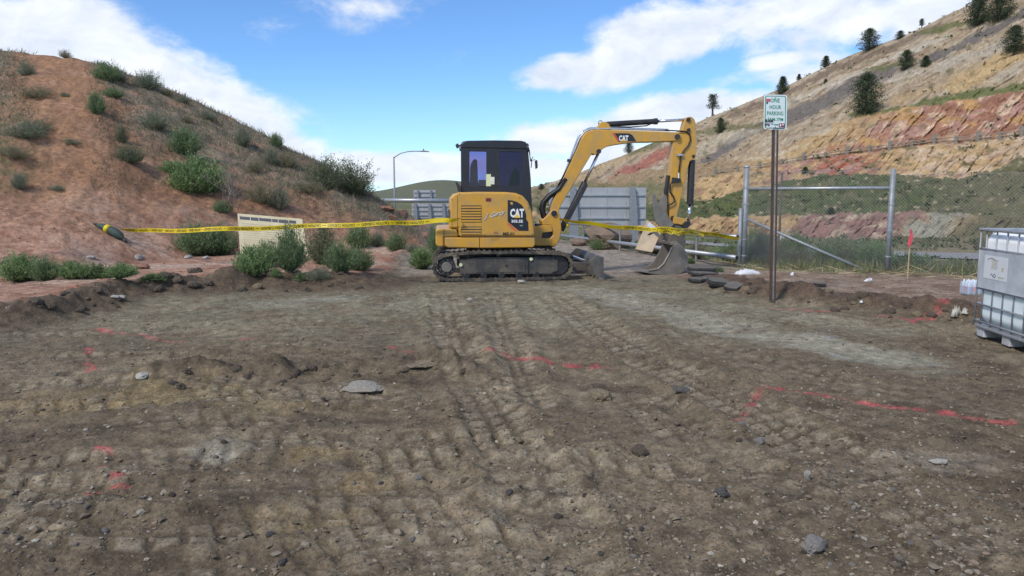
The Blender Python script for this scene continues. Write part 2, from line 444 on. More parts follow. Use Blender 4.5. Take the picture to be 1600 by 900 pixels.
def H(x, y, full=False):
    x = np.asarray(x, float); y = np.asarray(y, float)
    ys = np.maximum(y, 0.6)
    a = x / ys
    M = {}
    # churned building ground
    dl, al, sl = polyd(x, y, BERM_L)
    dl = np.where(sl > 0, dl, -dl) + 0.18 * fbm(x * .9, y * .9, 3, 11)
    dr, ar, sr = polyd(x, y, BERM_R)
    dr = np.where(sr > 0, dr, -dr) + 0.14 * fbm(x * 1.1, y * 1.1, 3, 12)
    left = sst(-.1, .5, dl); right = sst(-.15, .3, dr) * sst(17.5, 15.5, y - .25 * np.abs(x - 6)) 
    gravel_lot = sst(13.6, 14.8, y + .3 * fbm(x * .7, y * .7, 3, 31)) * (1 - left)
    churn = (1 - left) * (1 - right) * (1 - gravel_lot)
    z = 0.045 * fbm(x * .35, y * .35, 3, 1) + 0.028 * fbm(x * 1.2, y * 1.2, 3, 2)
    rough = churn * (0.75 + 0.5 * fbm(x * .5, y * .5, 2, 3))
    lane_pad = np.zeros(x.shape); lane_in = np.zeros(x.shape)
    for i, (p, w, s) in enumerate(LANES):
        k = near_line(x, y, p, .6)
        if not len(k): continue
        xk, yk = x[k], y[k]
        d, arc, sd = polyd(xk, yk, p)
        d = d + .03 * perlin(xk * 3, yk * 3, 60 + i)
        inside = sst(w * 1.12, w * .97, d) * s * np.clip(.80 + 1.3 * fbm(xk * .9, yk * .9, 2, 71 + i), 0, 1)
        inside = np.minimum(inside, 1.0)
        ph = (arc + .35 * d * sd + .025 * perlin(xk * 4, yk * 4, 80 + i)) / .155
        bar = sst(.40, .30, np.abs((ph % 1) - .5) + .045 * perlin(xk * 9, yk * 9, 85 + i)) * sst(.0, .03, np.abs(d - w * .3) - .008)
        lane_pad[k] = np.maximum(lane_pad[k], bar * inside); lane_in[k] = np.maximum(lane_in[k], inside)
        wear = np.clip(.70 + .9 * fbm(xk * 2.1, yk * 2.1, 2, 110 + i), .1, 1)
        z[k] += inside * (-.015 + .025 * bar * wear) + .035 * s * np.exp(-((d - w * 1.35) / .07) ** 2) * (.5 + .6 * perlin(xk * 5, yk * 5, 90 + i)) * churn[k]
    pale = np.zeros(x.shape)
    for i, (p, w, s) in enumerate(PALE):
        k = near_line(x, y, p, 1.6)
        if not len(k): continue
        xk, yk = x[k], y[k]
        d, arc, sd = polyd(xk, yk, p)
        d = d + .22 * fbm(xk * 1.2, yk * 2.5, 4, 100 + i)
        pale[k] = np.maximum(pale[k], s * sst(w, w * .35, d))
    smooth = np.clip(1 - .72 * lane_in - .75 * pale, .12, 1)
    dw, aw, sw = polyd(x, y, WINDROW)
    dw2, _, _ = polyd(x, y, WINDROW2)
    wr = np.exp(-(dw / .17) ** 2) * (.8 + .7 * fbm(x * 3, y * 3, 3, 41)) + .5 * np.exp(-(dw2 / .14) ** 2) * (.7 + .7 * fbm(x * 3, y * 3, 3, 42))
    z = z + .13 * wr * churn
    lump = ridged(x * 2.3, y * 3.0, 3, 5)
    along_y = sst(-.4, 1.2, x)
    streak = fbm(x * 1.3, y * 6.5, 4, 9) * (1 - along_y) + fbm(x * 6.0 + y * 1.0, y * 1.3, 4, 10) * along_y
    clod = np.abs(fbm(x * 6.5, y * 7.5, 2, 6)); clod2 = np.abs(fbm(x * 17, y * 19, 2, 7))
    loose = .25 + .75 * sst(.0, .6, fbm(x * .9, y * .9, 3, 13) + .3)
    z = z + rough * smooth * (.006 * lump + .014 * streak + loose * (.013 * (clod - .25) + .013 * (clod2 - .25))) + churn * .006 * (clod2 - .2)
    if full:
        z = z + (.25 + .75 * rough) * smooth * .010 * fbm(x * 45, y * 45, 2, 8)
    # berms and the shelves behind them
    bl = np.exp(-((dl - .02) / .34) ** 2) * (.95 + .9 * fbm(x * 1.6, y * 1.6, 4, 21)) * sst(-1.5, -3.2, x)
    br = np.exp(-((dr - .12) / .30) ** 2) * (.7 + .9 * fbm(x * 1.8, y * 1.8, 4, 22)) * sst(3.0, 3.7, x) * sst(15, 13, y)
    z = z + .20 * left + .20 * np.maximum(bl, -.1) + .12 * right * sst(16, 12.5, y) * sst(2.8, 3.8, x) + .12 * np.maximum(br, -.1)
    z = z + .05 * (np.exp(-((dl - .02) / .45) ** 2) + np.exp(-((dr - .1) / .45) ** 2) * sst(3.0, 3.7, x) * sst(15, 13, y)) * ridged(x * 4.2, y * 4.2, 3, 23)
    # the excavator stands on levelled ground
    ex = np.exp(-((x + .2) / 2.6) ** 4 - ((y - 14.3) / 1.9) ** 4)
    ex = np.maximum(ex, np.exp(-((x - 2.6) / 1.1) ** 4 - ((y - 14.0) / 1.4) ** 4))
    z = z * (1 - .85 * ex)
    # mound on the left
    Yt, Yc = np.interp(a, _a2, _y2), np.interp(a, _a3, _y3)
    Yt = Yt + .7 * fbm(x * .35, y * .35, 2, 51)
    zc = CAMZ + np.interp(a, _a1, _e1) * Yc
    t = (y - Yt) / np.maximum(Yc - Yt, 1)
    t1 = np.clip(t, 0, 1)
    g = .80 * t1 + .20 * np.sin(t1 * math.pi / 2)
    rise = np.maximum(zc - .16, 0) * sst(_a1[-1] + .002, _a1[-1] - .04, a)
    mz = rise * (g - .22 * np.clip(t - 1.05, 0, 3) ** 1.2)
    soft = sst(0, .12, t)
    rill = ridged(x * .9 + .25 * y, y * .22, 4, 52) - .5
    mz = mz + soft * sst(0, 1.2, rise) * (.10 * rill * sst(1.1, .7, t) + .10 * fbm(x * .55, y * .55, 4, 53) * (1 - .6 * t1) + .05 * fbm(x * 2.2, y * 2.2, 4, 54) + .025 * ridged(x * 5, y * 5, 2, 55))
    z = z + mz
    # ground falls away to the valley behind fence and gate
    dd, _, sd = polyd(x, y, DROP)
    dd = np.where(sd < 0, dd, -dd)
    far = 1 - (1 - np.clip((dd - .8) / 41, 0, 1)) ** 2.2
    z = z - 3.6 * far * (1 - sst(0, .1, t) * sst(0, .6, rise) * (y < 60)) + .12 * fbm(x * .2, y * .2, 3, 61) * sst(1, 6, dd)
    if full:
        M = dict(left=left, right=right, lot=gravel_lot, churn=churn, pad=lane_pad, lane=lane_in, pale=pale, wr=wr, dl=dl, dr=dr, bl=bl, br=br,
                 t=t, rise=rise, mz=mz, dd=dd, lump=lump)
        return z, M
    return z

def hz(x, y): return float(H(np.array([x]), np.array([y]))[0])
_Ys = np.geomspace(2.0, 60, 1400)
def ong(u, v, ymax=60):
    """first point of the near terrain seen at pixel (u, v)"""
    d = ray(u, v); k = _Ys / d.y
    X, Z = d.x * k, CAMZ + d.z * k
    h = H(X, _Ys)
    hit = np.nonzero(Z <= h)[0]
    i = hit[0] if len(hit) else int(np.argmin(np.where(_Ys < 40, Z - h, 1e9)))
    return Vector((X[i], _Ys[i], h[i]))

def mixc(c, target, m):
    return c * (1 - m[:, None]) + np.array(target)[None, :] * m[:, None]

def ground_colour(x, y, M):
    n = len(x)
    big, mid, fin = fbm(x * .6, y * .9, 4, 201), fbm(x * 2.2, y * 3.0, 4, 202), fbm(x * 9, y * 9, 4, 203)
    c = np.tile(np.array([.150, .118, .082]), (n, 1))
    c = mixc(c, (.215, .176, .125), sst(-.1, .7, big + .35 * mid))
    c = mixc(c, (.100, .077, .054), sst(.05, .75, mid - .4 * big))
    c = mixc(c, (.205, .192, .138), sst(0, 5, y - 5.5) * (1 - .5 * sst(3.0, 4.2, x)) * sst(-.7, .2, mid) * .68)
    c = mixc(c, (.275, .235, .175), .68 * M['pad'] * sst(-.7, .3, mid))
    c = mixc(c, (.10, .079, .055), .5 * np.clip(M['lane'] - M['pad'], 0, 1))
    nb = fbm(x * 3.2, y * 3.2, 4, 205)
    for _, (bx, by), r, colr in BLOTCH:
        d = np.hypot(x - bx, (y - by) * 1.25) + .55 * r * nb + .25 * r * fin
        c = mixc(c, colr, .42 * sst(r, r * .2, d))
    c = mixc(c, (.275, .262, .205), np.clip(M['pale'] * (.80 + .5 * mid), 0, .92))
    streak = sst(.62, .2, np.abs(M['pale'] - .75) * 2) * sst(.15, .5, fbm(x * 2, y * 6, 3, 206))
    c = mixc(c, (.24, .26, .27), .5 * streak * (M['pale'] > .4))
    c = mixc(c, (.085, .068, .05), .55 * sst(.25, .9, M['wr']))
    # shelves and banks
    red = np.tile(np.array([.36, .215, .15]), (n, 1))
    red = mixc(red, (.27, .145, .095), sst(-.2, .6, mid)); red = mixc(red, (.40, .28, .215), sst(0, .6, big))
    c = c * (1 - M['left'][:, None]) + red * M['left'][:, None]
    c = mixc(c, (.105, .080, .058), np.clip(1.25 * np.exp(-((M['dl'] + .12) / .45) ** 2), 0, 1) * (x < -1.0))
    c = mixc(c, (.30, .12, .07), .8 * np.exp(-((M['dl'] - .42) / .16) ** 2) * sst(0, .5, mid + .2) * (x < -2.0))
    rb = mixc(np.tile(np.array([.27, .20, .145]), (n, 1)), (.19, .125, .085), sst(-.3, .5, mid))
    c = c * (1 - M['right'][:, None]) + rb * M['right'][:, None]
    c = mixc(c, (.100, .070, .050), np.clip(1.1 * np.exp(-((M['dr'] - .12) / .30) ** 2), 0, 1) * sst(2.9, 3.5, x) * sst(15, 13, y))
    lot = mixc(np.tile(np.array([.30, .25, .20]), (n, 1)), (.22, .185, .15), sst(-.3, .5, mid))
    c = c * (1 - M['lot'][:, None]) + lot * M['lot'][:, None]
    # dark broken asphalt edge before the excavator
    dk = np.exp(-((y - 13.3 - .12 * mid) / .20) ** 2) * sst(-4.2, -3.2, x) * sst(3.4, 2.4, x) * sst(-.25, .3, fbm(x * 5, y * 5, 3, 207))
    c = mixc(c, (.045, .042, .040), .8 * dk)
    # mound soil: red earth low down and on the worn path, greyer weathered crust above
    mo = sst(0.01, .25, M['t']) * sst(.1, .5, M['rise'])
    soil = np.tile(np.array([.265, .148, .086]), (n, 1))
    soil = mixc(soil, (.185, .098, .062), sst(-.2, .6, mid + .3 * fin)); soil = mixc(soil, (.32, .19, .125), sst(.1, .7, big))
    a = x / np.maximum(y, .6)
    path = np.exp(-((a + .598 + .02 * fbm(y * .5, x * .5, 2, 210)) / .060) ** 2)
    dry = sst(.32, .66, M['t'] - .9 * path + .20 * fbm(x * .45, y * .45, 4, 211) + .10 * (a > -.5) - .03)
    soil = mixc(soil, (.345, .185, .098), .7 * path * sst(-.6, .3, mid))
    crust = mixc(np.tile(np.array([.205, .165, .120]), (n, 1)), (.155, .15, .09), sst(-.1, .5, mid))
    crust = mixc(crust, (.29, .185, .125), sst(.25, .6, fbm(x * 1.1, y * 1.1, 3, 213)))
    soil = soil * (1 - .85 * dry[:, None]) + crust * .85 * dry[:, None]
    gl = np.exp(-((a + .70) / .06) ** 2) * sst(.15, .3, M['t']) * sst(.75, .5, M['t']) * sst(-.3, .4, mid)
    soil = mixc(soil, (.12, .13, .06), .7 * gl)
    c = c * (1 - mo[:, None]) + soil * mo[:, None]
    # weeds and dry grass ground beyond the fence
    of = sst(-.6, 1.0, M['dd'] + .5 * mid) * (1 - mo)
    veg = mixc(np.tile(np.array([.13, .125, .06]), (n, 1)), (.24, .20, .12), sst(0, .6, mid))
    veg = mixc(veg, (.25, .16, .10), sst(.1, .6, big) * .7)
    c = c * (1 - of[:, None]) + veg * of[:, None]
    # spray paint
    for i, (p, w, s) in enumerate(PAINT):
        j = near_line(x, y, p, .3)
        if not len(j): continue
        xj, yj = x[j], y[j]
        d, arc, _ = polyd(xj, yj, p)
        k = sst(w, w * .3, d + .8 * w * fbm(xj * 7, yj * 7, 3, 220 + i)) * s
        k = np.clip(k * (.50 + 1.1 * fbm(xj * 9, yj * 9, 4, 240)), 0, .72)
        c[j] = mixc(c[j], (.45, .095, .105), k)
    warm = np.array([1.00, .97, .90])
    c = c * (1 + (warm - 1) * M['churn'][:, None])
    return np.clip(c * (1 + .16 * fin)[:, None], .012, .8)

# ------------------------------------------------------------------ ground and mound (one sheet, split by what it is)
def earth_material(name, fine, k1=.45, k2=.40, grit=.75):
    m = bpy.data.materials.new(name); m.use_nodes = True
    nt = m.node_tree; b = nt.nodes['Principled BSDF']; N, Lk = nt.nodes.new, nt.links.new
    b.inputs['Roughness'].default_value = .95; b.inputs['Specular IOR Level'].default_value = .2
    tc = N('ShaderNodeTexCoord'); a = N('ShaderNodeAttribute'); a.attribute_name = 'Col'
    def noise(s, det, r=.65):
        n = N('ShaderNodeTexNoise'); n.inputs['Scale'].default_value = s; n.inputs['Detail'].default_value = det; n.inputs['Roughness'].default_value = r
        Lk(tc.outputs['Object'], n.inputs['Vector']); return n.outputs['Fac']
    def rng(x, a0, a1, b0, b1):
        q = N('ShaderNodeMapRange'); Lk(x, q.inputs[0])
        for i, val in enumerate((a0, a1, b0, b1)): q.inputs[i + 1].default_value = val
        return q.outputs[0]
    def mul(x, y):
        q = N('ShaderNodeMath'); q.operation = 'MULTIPLY'; Lk(x, q.inputs[0]); Lk(y, q.inputs[1]); return q.outputs[0]
    k = mul(rng(noise(fine, 8), .3, .7, 1 - k1, 1 + k1), rng(noise(fine * 5.5, 4, .7), .3, .7, 1 - k2, 1 + k2))
    sc = N('ShaderNodeVectorMath'); sc.operation = 'SCALE'; Lk(a.outputs['Color'], sc.inputs[0]); Lk(k, sc.inputs['Scale'])
    # pale grit among the soil
    vo = N('ShaderNodeTexVoronoi'); vo.inputs['Scale'].default_value = fine * 7; Lk(tc.outputs['Object'], vo.inputs['Vector'])
    sel = N('ShaderNodeSeparateColor'); Lk(vo.outputs['Color'], sel.inputs[0])
    g = mul(rng(vo.outputs['Distance'], .20, .34, 1, 0), rng(sel.outputs[0], .80, .83, 0, grit))
    gc = N('ShaderNodeMix'); gc.data_type = 'RGBA'; Lk(sel.outputs[1], gc.inputs[0]); gc.inputs[6].default_value = (.30, .255, .20, 1); gc.inputs[7].default_value = (.14, .13, .12, 1)
    mx = N('ShaderNodeMix'); mx.data_type = 'RGBA'; Lk(g, mx.inputs[0]); Lk(sc.outputs[0], mx.inputs[6]); Lk(gc.outputs[2], mx.inputs[7])
    Lk(mx.outputs[2], b.inputs['Base Color'])
    bp = N('ShaderNodeBump'); bp.inputs['Distance'].default_value = .20 / fine; bp.inputs['Strength'].default_value = .9
    ad = N('ShaderNodeMath'); ad.operation = 'ADD'; Lk(noise(fine * 2.2, 8, .7), ad.inputs[0]); Lk(g, ad.inputs[1]); Lk(ad.outputs[0], bp.inputs['Height'])
    Lk(bp.outputs[0], b.inputs['Normal'])
    return m
EARTH = earth_material('churned_earth', 9.0)
ROCKFACE = earth_material('strata_rock', 0.55, .25, .20, 0.0)
VALLEY = earth_material('valley_scrub', 0.8, .3, .3, 0.0)

def build_ground():
    ys = [1.3]
    while ys[-1] < 46:
        y = ys[-1]; ys.append(y * (1.0046 if y < 16 else 1.0065 if y < 32 else 1.012))
    ys = np.array([-14, -8, -4, -2, -.5, .5, 1.0] + ys)
    s = np.linspace(-1, 1, 820)
    wid = np.where(ys > 1.3, 1.7 + .95 * ys, 3.0 + np.abs(ys - 1.3))
    Y = np.repeat(ys[:, None], len(s), 1); X = wid[:, None] * s[None, :]
    x, y = X.ravel(), Y.ravel()
    z, M = H(x, y, True)
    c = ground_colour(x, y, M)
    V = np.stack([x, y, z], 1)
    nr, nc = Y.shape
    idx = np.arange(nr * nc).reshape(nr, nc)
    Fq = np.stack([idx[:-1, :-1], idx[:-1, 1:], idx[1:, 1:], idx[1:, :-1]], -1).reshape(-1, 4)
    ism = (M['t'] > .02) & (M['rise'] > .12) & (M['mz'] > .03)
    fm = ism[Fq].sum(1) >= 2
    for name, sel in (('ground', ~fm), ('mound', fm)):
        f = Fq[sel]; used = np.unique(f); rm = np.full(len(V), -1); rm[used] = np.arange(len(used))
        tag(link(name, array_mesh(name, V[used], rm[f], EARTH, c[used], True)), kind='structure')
build_ground()

def build_valley():
    ys = np.concatenate([np.geomspace(44.5, 160, 150), np.geomspace(163, 7000, 110)])
    s = np.linspace(-1, 1, 260)
    Y = np.repeat(ys[:, None], len(s), 1); X = (3 + 1.25 * ys)[:, None] * s[None, :]
    x, y = X.ravel(), Y.ravel()
    z = H(x, np.minimum(y, 45.5)) * sst(60, 46, y) + (-3.5) * sst(46, 60, y)
    z = z - .03
    # far green hills behind the highway
    z = z + 15.5 * np.exp(-((x + 92) / 62) ** 2 - ((y - 900) / 110) ** 2) + 14 * np.exp(-((x - 30) / 130) ** 2 - ((y - 940) / 100) ** 2) \
        + 9 * np.exp(-((x + 240) / 160) ** 2 - ((y - 1000) / 150) ** 2)
    z = z + sst(1200, 2500, y) * (12 + 10 * fbm(x * .0012, y * .0012, 3, 301))
    big, mid = fbm(x * .03, y * .03, 4, 302), fbm(x * .2, y * .2, 4, 303)
    c = np.tile(np.array([.15, .15, .07]), (len(x), 1))
    c = mixc(c, (.10, .115, .05), sst(-.2, .5, mid)); c = mixc(c, (.25, .20, .115), sst(.1, .7, big))
    c = mixc(c, (.13, .135, .085), sst(300, 800, y))
    nr, nc = Y.shape; idx = np.arange(nr * nc).reshape(nr, nc)
    Fq = np.stack([idx[:-1, :-1], idx[:-1, 1:], idx[1:, 1:], idx[1:, :-1]], -1).reshape(-1, 4)
    tag(link('valley_floor', array_mesh('valley_floor', np.stack([x, y, z], 1), Fq, VALLEY, c, True)), kind='structure')
    # the road down in the valley
    m = MB()
    pts = [(14, 86), (24, 70), (36, 61), (52, 57), (75, 55), (110, 54)]
    for i in range(len(pts) - 1):
        (x0, y0), (x1, y1) = pts[i], pts[i + 1]
        m.add([(x0, y0 - 3, -3.44), (x1, y1 - 3, -3.44), (x1, y1 + 4, -3.44), (x0, y0 + 4, -3.44)], [(0, 1, 2, 3)])
    tag(m.build('road', material('old_asphalt', (.24, .235, .23), .9, var=.15, scale=.8)), kind='structure')
build_valley()

# ------------------------------------------------------------------ the coloured ridge on the right
_RU = [740, 800, 860, 900, 950, 1000, 1050, 1100, 1150, 1200, 1250, 1300, 1350, 1400, 1450, 1500, 1560, 1600, 1750, 2000]
_RV = {  # photo row and distance of the break lines: foot, low cut foot, low cut top, grass top, track, cliff top, skyline
    0: ([366, 368, 376, 384, 392, 398, 402, 404, 403, 402, 401, 400, 399, 398, 398, 398, 398, 398, 400, 404],
        [150, 130, 112, 104, 98, 93, 89, 85, 82, 80, 77, 75, 73, 71, 70, 68, 67, 66, 63, 60]),
    1: ([340, 342, 350, 362, 372, 380, 386, 388, 387, 385, 381, 378, 374, 370, 370, 372, 374, 374, 376, 380],
        [170, 150, 128, 118, 111, 105, 101, 98, 95, 92, 89, 87, 85, 83, 81, 79, 77, 76, 72, 69]),
    2: ([325, 327, 332, 338, 342, 343, 343, 341, 338, 335, 333, 332, 331, 331, 333, 336, 338, 338, 340, 344],
        [190, 165, 138, 126, 117, 111, 107, 103, 100, 97, 94, 92, 90, 88, 86, 84, 81, 80, 76, 72]),
    3: ([312, 313, 314, 315, 316, 316, 316, 314, 302, 288, 278, 273, 270, 270, 278, 282, 262, 250, 230, 200],
        [240, 215, 186, 170, 158, 148, 140, 133, 129, 126, 120, 115, 111, 108, 103, 100, 98, 96, 90, 84]),
    4: ([306, 306, 305, 302, 296, 290, 283, 276, 268, 260, 252, 245, 238, 232, 226, 221, 216, 212, 198, 176],
        [270, 245, 212, 196, 180, 168, 157, 148, 141, 135, 129, 124, 120, 116, 112, 109, 105, 103, 96, 90]),
    5: ([301, 300, 296, 288, 278, 268, 258, 252, 250, 243, 220, 197, 178, 168, 161, 153, 145, 140, 118, 84],
        [320, 290, 245, 225, 205, 190, 176, 164, 154, 145, 138, 132, 127, 123, 119, 116, 112, 110, 103, 96]),
    6: ([303, 299, 286, 272, 250, 232, 210, 184, 166, 146, 124, 98, 78, 60, 36, 12, -18, -40, -112, -225],
        [400, 370, 330, 305, 280, 260, 240, 222, 210, 200, 190, 181, 173, 166, 160, 154, 149, 146, 138, 128])}
RIDGE = {}
def build_ridge():
    U = np.arange(745, 1960, 1.9)
    rows = {0: 16, 1: 46, 2: 44, 3: 56, 4: 84, 5: 150, 6: 14}
    cp, sp = math.cos(PITCH), math.sin(PITCH)
    def smooth_interp(tab):
        f = np.interp(U, _RU, tab); k = np.ones(31) / 31
        return np.convolve(np.pad(f, 15, 'edge'), k, 'valid')
    P, VV, YY = {}, {}, {}
    for b in range(7):
        v, Yd = smooth_interp(_RV[b][0]), smooth_interp(_RV[b][1])
        v = v + 3.0 * fbm(U * .012, U * 0 + b, 4, 400 + b) * (1 if 0 < b < 6 else .8)
        A, B = (U - 800) / FPX, (450 - v) / FPX
        dx, dy, dz = A, cp + B * sp, -sp + B * cp
        P[b] = np.stack([dx / dy * Yd, Yd, CAMZ + dz / dy * Yd], 1); VV[b] = v
    P[7] = P[6] + np.array([6, 45, -14.0]); VV[7] = VV[6]
    pts, seg, frac, vv = [], [], [], []
    for b in range(7):
        n = rows[b]
        for j in range(n):
            t = j / n
            pts.append(P[b] * (1 - t) + P[b + 1] * t); seg.append(b); frac.append(t); vv.append(VV[b] * (1 - t) + VV[b + 1] * t)
    G = np.array(pts); nr, nc, _ = G.shape
    Gs = G.copy()
    for _ in range(3): Gs[1:-1] = (Gs[:-2] + 2 * Gs[1:-1] + Gs[2:]) / 4
    G = Gs
    S = np.repeat(np.array(seg)[:, None], nc, 1).astype(float); T = np.repeat(np.array(frac)[:, None], nc, 1)
    V_ = np.array(vv); U_ = np.repeat(U[None, :], nr, 0)
    s, t, v, u = S.ravel(), T.ravel(), V_.ravel(), U_.ravel()
    x, y, z = G.reshape(-1, 3).T.copy()
    # strata run up to the right like the skyline: q crosses them, r runs along them
    q = (v + .50 * (u - 1200)) + 5 * fbm(u * .008, v * .02, 3, 420); r = u - .5 * v
    rock = ((s == 5) | (s == 4) | (s == 3) | (s == 1)).astype(float)
    up = (s == 5).astype(float); cliff = ((s == 4) | (s == 3) | (s == 1)).astype(float)
    strata = fbm(r * .010, q * .16, 4, 421)
    fine = fbm(r * .05, q * .35, 4, 422, .6)
    flute = ridged(u * .055 + v * .045, v * .012, 3, 423)
    lump = fbm(u * .02, v * .03, 4, 424)
    sc = y / 150.0
    dy_ = -(up * (.8 * strata + .35 * fine + 1.2 * lump) + cliff * (1.3 * flute + .2 * ridged(u * .16 + v * .12, v * .03, 2, 428) + .4 * strata + .25 * fine)) * sc
    edge = np.clip(np.minimum(t, 1 - t) * 6, 0, 1); edge[s == 6] = 0; 
    topfade = np.where(s == 5, np.clip((1 - t) * 6, 0.12, 1), edge)
    y2 = y + dy_ * topfade * rock
    z2 = z + (.5 * lump + .3 * fine) * sc * topfade + .25 * fbm(u * .09, v * .09, 3, 425) * sc * (1 - rock)
    # real colours of the beds; bed limits wander
    n = len(u)
    jit = v + 5 * fbm(u * .03, v * .05, 4, 426) + 2.5 * fbm(u * .15, v * .2, 3, 427)
    VB = [np.repeat(VV[b][None, :], nr, 0).ravel() for b in range(7)]
    geo_s, s = s, np.zeros(n)
    for b in range(1, 7): s = np.where(jit < VB[b], b, s)
    s = np.where(geo_s == 6, 6, np.minimum(s, 5))
    c = np.tile(np.array([.37, .295, .20]), (n, 1))
    wob = 3.5 * fbm(u * .02, v * .03, 4, 430) + 2.0 * fbm(u * .08, v * .1, 3, 431)
    # upper slope
    c = mixc(c, (.42, .36, .275), sst(0, .5, strata)); c = mixc(c, (.285, .21, .14), sst(.1, .6, fbm(r * .012, q * .22, 4, 432)))
    c = mixc(c, (.24, .19, .15), .5 * sst(.25, .55, fine))
    c = mixc(c, (.42, .38, .31), .7 * sst(.3, .6, fbm(r * .014, q * .13, 4, 433)))
    def stroke(pts, w, colr, k=1.0, only=None):
        nonlocal c
        d, arc, sd = polyd(u, v, pts)
        mk = k * sst(w, w * .45, d + wob + .25 * w * fbm(r * .06, q * .3, 3, int(pts[0][0]) % 97))
        if only is not None: mk = mk * only
        c = mixc(c, colr, mk)
    upm = (s >= 5) | (u < 1120)
    stroke([(1050, 285), (1100, 257), (1164, 216), (1200, 200)], 11, (.140, .130, .132), .9, upm)
    stroke([(1222, 196), (1290, 163), (1335, 140), (1390, 118)], 15, (.140, .130, .132), .9, upm)
    stroke([(1440, 108), (1490, 86), (1540, 62), (1605, 30), (1720, -20)], 10, (.140, .130, .132), .9, upm)
    stroke([(1140, 185), (1230, 150), (1300, 112), (1390, 78), (1470, 46)], 9, (.165, .115, .09), .75, upm)
    stroke([(1200, 178), (1300, 140), (1390, 98), (1480, 68)], 6, (.45, .41, .35), .8, upm)
    stroke([(1390, 132), (1470, 112), (1560, 82), (1640, 50)], 8, (.40, .37, .32), .7, upm)
    stroke([(1070, 250), (1130, 222), (1190, 208)], 9, (.40, .37, .29), .6, upm)
    stroke([(1490, 140), (1550, 112), (1620, 78), (1720, 40)], 15, (.46, .33, .155), .85, upm)
    stroke([(1400, 160), (1470, 140), (1520, 122)], 7, (.42, .30, .16), .6, upm)
    stroke([(950, 286), (990, 266), (1030, 247), (1065, 230)], 11, (.33, .115, .085), .9)
    stroke([(905, 282), (960, 256), (1010, 236)], 7, (.40, .30, .165), .7)
    stroke([(980, 296), (1040, 276), (1075, 258)], 8, (.46, .40, .30), .7)
    stroke([(1540, 0), (1600, -20)], 10, (.25, .12, .085), .6, upm)
    # cliff below the green ledge
    m4 = (s == 4)
    d4 = fbm(u * .035 + v * .06, v * .05 - u * .012, 4, 440, .6)
    cl = np.tile(np.array([.43, .305, .155]), (n, 1))
    cl = mixc(cl, (.50, .42, .30), sst(.1, .5, d4)); cl = mixc(cl, (.34, .20, .10), sst(.15, .6, fbm(u * .05 + v * .08, v * .06, 4, 441)))
    rr = sst(1310, 1420, u + 1.2 * (v - 190) + 30 * d4)
    redc = np.tile(np.array([.315, .150, .098]), (n, 1))
    redc = mixc(redc, (.37, .205, .175), sst(0, .5, fbm(u * .03 + v * .05, v * .02, 4, 442))); redc = mixc(redc, (.54, .40, .30), sst(.22, .55, flute - .35 + .4 * d4))
    redc = mixc(redc, (.43, .25, .10), sst(.2, .5, fbm(u * .02, v * .05, 3, 443)))
    cl = cl * (1 - rr[:, None]) + redc * rr[:, None]
    cl = mixc(cl, (.30, .22, .13), sst(1190, 1120, u)); 
    c = np.where(m4[:, None], cl, c)
    # band under the track
    m3 = (s == 3)
    b3 = np.tile(np.array([.46, .32, .16]), (n, 1))
    b3 = mixc(b3, (.30, .19, .12), sst(0, .5, fbm(u * .05 + v * .07, v * .05, 4, 450)))
    b3 = mixc(b3, (.36, .20, .175), sst(1190, 1230, u) * sst(1370, 1330, u) * sst(-.3, .3, d4 + .2)); b3 = mixc(b3, (.36, .12, .075), sst(1250, 1290, u) * sst(1400, 1330, u) * sst(.0, .4, strata + .1))
    b3 = mixc(b3, (.50, .38, .27), sst(1390, 1440, u) * sst(-.3, .35, d4)); b3 = mixc(b3, (.16, .15, .075), sst(.35, .6, fbm(u * .06, v * .1, 3, 451)) * .8)
    b3 = mixc(b3, (.20, .18, .10), sst(1100, 1050, u))
    c = np.where(m3[:, None], b3, c)
    # grassed bench
    m2 = (s == 2)
    gr = np.tile(np.array([.098, .125, .040]), (n, 1))
    gr = mixc(gr, (.165, .16, .075), sst(0, .6, fbm(u * .03, v * .08, 4, 460))); gr = mixc(gr, (.065, .085, .035), sst(.15, .6, fbm(u * .08, v * .15, 4, 461)))
    gr = mixc(gr, (.17, .15, .085), .6 * sst(1420, 1520, u)); gr = mixc(gr, (.40, .34, .24), sst(.62, .75, fbm(u * .07, v * .2, 3, 462)))
    c = np.where(m2[:, None], gr, c)
    # low cut
    m1 = (s == 1)
    lc = np.tile(np.array([.42, .295, .15]), (n, 1))
    lc = mixc(lc, (.28, .17, .10), sst(0, .5, d4)); 
    wn = u + 1.0 * (v - 355) + 25 * lump
    mar = mixc(np.tile(np.array([.27, .155, .135]), (n, 1)), (.42, .33, .25), sst(.1, .5, fbm(u * .05 + v * .09, v * .07, 4, 470)))
    k = sst(1225, 1250, wn) * sst(1425, 1390, wn); lc = lc * (1 - k[:, None]) + mar * k[:, None]
    lc = mixc(lc, (.31, .31, .25), sst(1395, 1430, wn) * sst(1520, 1460, wn)); lc = mixc(lc, (.15, .14, .075), sst(1470, 1530, wn))
    lc = mixc(lc, (.15, .155, .07), sst(1070, 1030, u) * sst(.8, .2, t) * .7)
    c = np.where(m1[:, None], lc, c)
    m0 = (s == 0)
    ft = mixc(np.tile(np.array([.12, .125, .055]), (n, 1)), (.23, .19, .11), sst(0, .5, lump))
    c = np.where(m0[:, None], ft, c)
    # green ledge above the cliff, scrub patches on top
    stroke([(1330, 182), (1420, 164), (1500, 152), (1600, 136), (1720, 116)], 5.5, (.13, .155, .055), .95)
    stroke([(1350, 117), (1400, 110), (1430, 102)], 5, (.14, .15, .06), .8)
    stroke([(1080, 214), (1130, 206), (1190, 202)], 7, (.14, .14, .065), .8)
    stroke([(1440, 58), (1490, 44), (1540, 38)], 7, (.14, .155, .06), .9)
